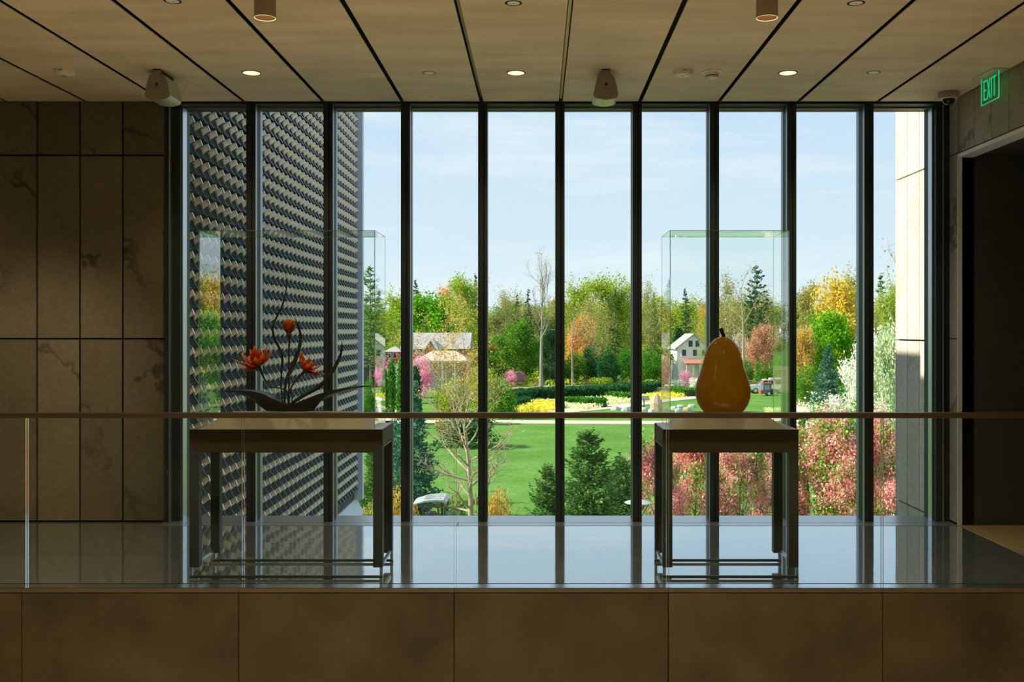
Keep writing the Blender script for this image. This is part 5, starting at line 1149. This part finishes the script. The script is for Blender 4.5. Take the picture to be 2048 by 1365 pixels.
# dark cart
Y = 131.0; x0 = X_(1524, Y); t = thing('utility_cart', 'dark blue utility cart with red trim in front of the white truck', 'cart', (x0 + 0.8, Y + 0.6, GZ)); Mb = mat('cart_blue', (0.10, 0.15, 0.22), 0.4); Mr = mat('cart_red', (0.60, 0.06, 0.05), 0.4)
MB().prism([(x0 + 0.12, g + 0.3), (x0 + 1.15, g + 0.3), (x0 + 1.12, g + 1.55), (x0 + 0.22, g + 1.55)], Y, Y + 1.2, 'y').build('tank_body', Mb, t)
MB().box(x0 + 0.15, x0 + 1.25, Y - 0.05, Y + 1.25, g + 1.55, g + 1.66).build('top_rail', Mr, t); MB().box(x0 - 0.15, x0 + 0.12, Y, Y + 1.2, g + 0.25, g + 0.75).build('bumper', Mr, t)
MB().box(x0 + 0.35, x0 + 0.95, Y - 0.03, Y, g + 0.8, g + 1.4).build('side_panel', mat('cart_panel', (0.30, 0.36, 0.42), 0.4), t)
MB().box(x0 + 1.15, x0 + 2.0, Y + 0.1, Y + 1.1, g + 0.35, g + 0.85).build('deck', mat('cart_black', (0.03, 0.03, 0.03), 0.5), t)
MB().tube([(x0 + 1.25, Y + 0.6, g + 0.85), (x0 + 1.3, Y + 0.6, g + 1.75), (x0 + 1.2, Y + 0.6, g + 1.85)], 0.07, 8).build('mast', Mr, t)
for xx in (x0 + 0.9, x0 + 1.75): wheel(t, xx, Y - 0.05, g + 0.30, 0.30, 0.22); wheel(t, xx, Y + 1.05, g + 0.30, 0.30, 0.22)
# near utility vehicle, only the cab shows
Y = 38.0; xa = X_(822, Y); xb = X_(893, Y); zr_ = Z_(1000, Y); L = xb - xa
t = thing('utility_vehicle', 'grey utility vehicle cab with a rounded roof parked below the window', 'vehicle', ((xa + xb) / 2, Y + 0.7, GZ))
M_uv = mat('vehicle_dark', (0.06, 0.08, 0.08), 0.45); M_uvr = mat('vehicle_roof', (0.40, 0.45, 0.47), 0.4)
rf = [(xa + 0.02, zr_ - 0.21), (xa + 0.10, zr_ - 0.16), (xa + 0.55, zr_ - 0.03), (xa + 0.95, zr_), (xb - 0.12, zr_ - 0.01), (xb + 0.02, zr_ - 0.10), (xb, zr_ - 0.15), (xb - 0.15, zr_ - 0.09), (xa + 0.95, zr_ - 0.07), (xa + 0.55, zr_ - 0.10)]
ro = MB().prism(rf, Y - 0.05, Y + 1.45, 'y').build('roof', M_uvr, t)
for k in range(3): MB().box(xa + 0.45, xb - 0.2, Y + 0.25 + 0.4 * k, Y + 0.29 + 0.4 * k, zr_ - 0.02, zr_ + 0.015).build('roof_rib', M_uvr, ro)
def post(pts, r=0.035): return MB().tube(pts, r, 8).build('door_frame', M_uv, t, smooth=True)
for yy in (Y, Y + 1.4):
    post([(xa - 0.28, yy, GZ + 1.05), (xa - 0.10, yy, GZ + 1.55), (xa + 0.12, yy, zr_ - 0.33), (xa + 0.4, yy, zr_ - 0.19), (xa + 0.75, yy, zr_ - 0.17), (xa + 0.98, yy, zr_ - 0.24), (xa + 1.02, yy, zr_ - 0.5), (xa + 1.03, yy, GZ + 0.5)])
    post([(xa + 0.45, yy, zr_ - 0.22), (xa + 0.45, yy, GZ + 0.6)], 0.028); post([(xa + 0.08, yy, zr_ - 0.34), (xa + 0.06, yy, GZ + 1.1)], 0.022)
    post([(xb - 0.08, yy, zr_ - 0.12), (xb - 0.10, yy, GZ + 0.9)], 0.05)
MB().prism([(xa - 0.25, GZ + 1.1), (xa + 0.12, zr_ - 0.33), (xa + 0.10, zr_ - 0.33), (xa - 0.28, GZ + 1.1)], Y + 0.03, Y + 1.37, 'y').build('windscreen', glassmat('vehicle_glass', (0.55, 0.75, 0.70), 1.5), t)
MB().box(xa + 0.08, xa + 0.44, Y + 0.005, Y + 0.015, GZ + 1.1, zr_ - 0.32).build('door_glass', MATS['vehicle_glass'], t)
MB().box(xa - 1.0, xb + 1.0, Y - 0.05, Y + 1.45, GZ + 0.45, GZ + 0.95, 0.08).build('body', mat('vehicle_orange', (0.55, 0.18, 0.03), 0.4), t)
MB().box(xa + 0.45, xa + 0.85, Y + 0.15, Y + 1.25, GZ + 0.95, GZ + 1.55, 0.06).build('seat', mat('cart_black', (0.03, 0.03, 0.03), 0.5), t)
for xx in (xa - 0.55, xb + 0.55): wheel(t, xx, Y - 0.1, GZ + 0.32, 0.32, 0.24); wheel(t, xx, Y + 1.25, GZ + 0.32, 0.32, 0.24)
x = X_(903, Y)
MB().box(X_(891, Y), X_(916, Y), Y + 0.2, Y + 1.2, GZ + 0.95, GZ + 1.25).build('cargo_bed', M_uv, t)
for k, (px, w_) in enumerate(((896, 0.12), (912, 0.12))):
    b_ = MB().lathe([(0.001, 0), (w_ * 0.8, 0), (w_, 0.34), (w_ * 1.1, 0.36), (w_ * 1.1, 0.40), (w_ * 0.9, 0.40), (w_ * 0.75, 0.05), (0.001, 0.05)], 16, (X_(px, Y), Y + 0.5, GZ + 1.252)).build('bucket', mat('bucket_grey', (0.45, 0.50, 0.48), 0.5), None, smooth=True)
    tag(b_, ('grey bucket nearer the cab' if k == 0 else 'grey bucket farther from the cab') + ' in the utility vehicle bed', 'bucket', 'buckets in the vehicle bed')
# rake leaning on the budding tree
tag(MB().tube([(X_(955, 37.4), 37.3, GZ), (X_(951, 37.6), 37.6, Z_(982, 37.6))], 0.022, 6).build('tool_handle', mat('tool_wood', (0.62, 0.36, 0.16), 0.6)), 'orange wooden tool handle leaning on the budding tree trunk', 'tool')
# dish lamp
Y = 28.0; x = X_(1275.5, Y); zl = Z_(1006, Y); r = 27 * Y / F
t = thing('path_lamp', 'dish shaped lamp on curved arms in front of the spruce', 'lamp post', (x, Y, GZ)); Ml = mat('lamp_metal', (0.45, 0.50, 0.56), 0.4, 0.2)
MB().lathe([(0.001, -0.045), (r * 0.6, -0.04), (r * 0.96, -0.008), (r, 0.0), (r * 0.9, 0.022), (r * 0.5, 0.068), (r * 0.2, 0.085), (0.001, 0.088)], 36, (x, Y, zl)).build('dish', Ml, t, smooth=True)
for a in (0.0, 2.1, 4.2):
    c, s_ = math.cos(a), math.sin(a)
    MB().tube([(x + c * r * 0.86, Y + s_ * r * 0.86, zl - 0.02), (x + c * r * 0.55, Y + s_ * r * 0.55, zl - 0.20), (x + c * r * 0.22, Y + s_ * r * 0.22, zl - 0.45), (x + c * 0.04, Y + s_ * 0.04, zl - 0.8)], 0.014, 6).build('arm', M_uv, t)
MB().tube([(x, Y, GZ), (x, Y, zl - 0.7)], [0.055, 0.045], 12).build('post', M_uv, t)

# ================================================================== near trees
def placed(name, label, cat, loc, wood, parts, group=None):
    r = thing(name, label, cat, loc, group); link('trunk' if cat == 'tree' else 'stems', wood, None, r)
    for n_, me in parts: tag(link(n_, me, None, r), kind='stuff')
    return r
rng = np.random.default_rng(5); Y = 38.0; H = Z_(606, Y) - GZ
paths, tips = tree_skel(rng, H, R=2.75, f0=0.25, n_main=24, env='vase', elev=(18, 74), sub=8, twig=5, tr=0.0135, wob=0.17, trop=0.10, lead=0.96)
f_ = np.array([1, 1, H / np.percentile(tips[:, 2], 99.5)]); paths = [(p * f_, r_, n_) for p, r_, n_ in paths]; tips = tips * f_; tp_ = tips[tips[:, 2] > 0.42 * H]; pr = (tp_[:, 2] / H - 0.40) ** 1.6; ix = rng.choice(len(tp_), 5600, p=pr / pr.sum()); C = tp_[ix] + rng.normal(size=(5600, 3)) * 0.08
placed('budding_tree', 'multi limbed pale barked tree with golden spring buds behind the third mullion', 'tree', (X_(945, Y), Y, GZ), tubes_mesh('budding_wood', paths, M_barkp),
       [('buds', quads('budding_buds', C, 0.066 * rng.uniform(0.5, 1.4, 5600), L_bud, rng, 0.6))])
rng = np.random.default_rng(15)
paths, tips = tree_skel(rng, 1.0, R=0.42, f0=0.16, n_main=20, env='round', elev=(8, 65), sub=7, twig=4, tr=0.018); f_ = np.array([1, 1, 1 / np.percentile(tips[:, 2], 99)]); paths = [(p * f_, r_, n_) for p, r_, n_ in paths]; tips = tips * f_; CW = 2 * np.percentile(np.hypot(tips[:, 0], tips[:, 1]), 95)
cl_ = np.sin(tips[:, 0] * 23 + 1) + np.sin(tips[:, 1] * 21 + 2) + np.sin(tips[:, 2] * 25); TB, TG = tips[cl_ > -1.1], tips[cl_ < -0.1]
def crown(n, sp, sz, leaf, T): return quads('crab', T[rng.integers(0, len(T), n)] + rng.normal(size=(n, 3)) * sp, sz * rng.uniform(0.5, 1.3, n), leaf, rng, 0.75)
cw_ = tubes_mesh('crab_wood', paths, M_bark); cb = crown(19000, 0.028, 0.020, L_coral, TB); cg = crown(5600, 0.035, 0.020, L_bright, TG); cwht = crown(9000, 0.03, 0.026, L_white, TB)
def crab(px, yt, w, Y, label, blossom=None):
    H = Z_(yt, Y) - GZ; W = w * Y / F; r = thing('crabapple_tree', label, 'tree', (X_(px, Y), Y, GZ), 'flowering crabapples below the window')
    r.scale = (W / CW, W / CW, H); r.rotation_euler = (0, 0, px % 6.28); link('trunk', cw_, None, r); tag(link('blossom', blossom or cb, None, r), kind='stuff'); tag(link('leaves', cg, None, r), kind='stuff')
crab(1312, 872, 110, 33, 'red budded crabapple at the left end of the row under the pear table'); crab(1392, 862, 130, 36, 'coral crabapple seen between the pear table legs')
crab(1478, 886, 120, 33, 'darker coral crabapple behind the right pear table legs'); crab(1560, 868, 120, 37, 'coral crabapple right of the pear table'); crab(1652, 838, 170, 36, 'broad pink crabapple between the pear table and the eighth mullion')
crab(1745, 836, 150, 34, 'pink crabapple beside the stone pier'); crab(1815, 850, 130, 36, 'pink crabapple mostly hidden by the stone pier')
crab(1672, 800, 150, 52, 'white flowering crabapple behind the broad pink one', cwht); crab(1752, 815, 110, 54, 'white flowering crabapple near the stone pier', cwht)
plant('fullspruce', 1178, 862, 250, 30, 'bushy green spruce in the lawn right of the fourth mullion', L_pineg); plant('fullspruce', 1243, 915, 170, 31.5, 'shorter dark spruce right of the bushy green one', L_pineg); plant('fullspruce', 1095, 930, 150, 31, 'low spruce left of the bushy green one', L_pineg)
plant('bluespruce', 828, 762, 120, 46, 'tall blue green spruce left of the budding tree', L_blue); plant('fullspruce', 752, 850, 100, 44, 'dark green spruce beside the wing corner', L_pineg)
plant('bigshrub', 790, 800, 60, 50, 'silvery grey green shrub right of the wing corner', L_blue, cat='shrub')
plant('bigshrub', 800, 946, 90, 35, 'golden forsythia left of the utility vehicle', L_bud, cat='shrub'); plant('bigshrub', 745, 975, 80, 34, 'tan budding shrub at the foot of the wing corner', L_olive, cat='shrub')
plant('bigshrub', 905, 978, 70, 41, 'green shrub behind the utility vehicle', L_mid, cat='shrub'); plant('bigshrub', 1000, 946, 66, 36, 'golden orange shrub right of the third mullion', L_bud, cat='shrub')
plant('column', 1605, 828, 26, 40, 'narrow dark arborvitae right of the pear table', L_arb, cat='shrub'); plant('bigshrub', 1105, 975, 110, 32, 'low green shrub left of the spruces', L_mid, cat='shrub')
plant('bigshrub', 935, 812, 130, 74, 'dark green shrub bed behind the budding tree', L_hedge, cat='shrub')
plant('bigshrub', 1680, 790, 150, 66, 'white and yellow flowering shrub below the blue green pine', L_white, cat='shrub'); plant('bigshrub', 1718, 760, 70, 74, 'dark shrub in the shade of the blue green pine', L_hedge, cat='shrub'); plant('bigshrub', 1790, 770, 60, 70, 'dark leafy shrub beside the stone pier', L_arb, cat='shrub')
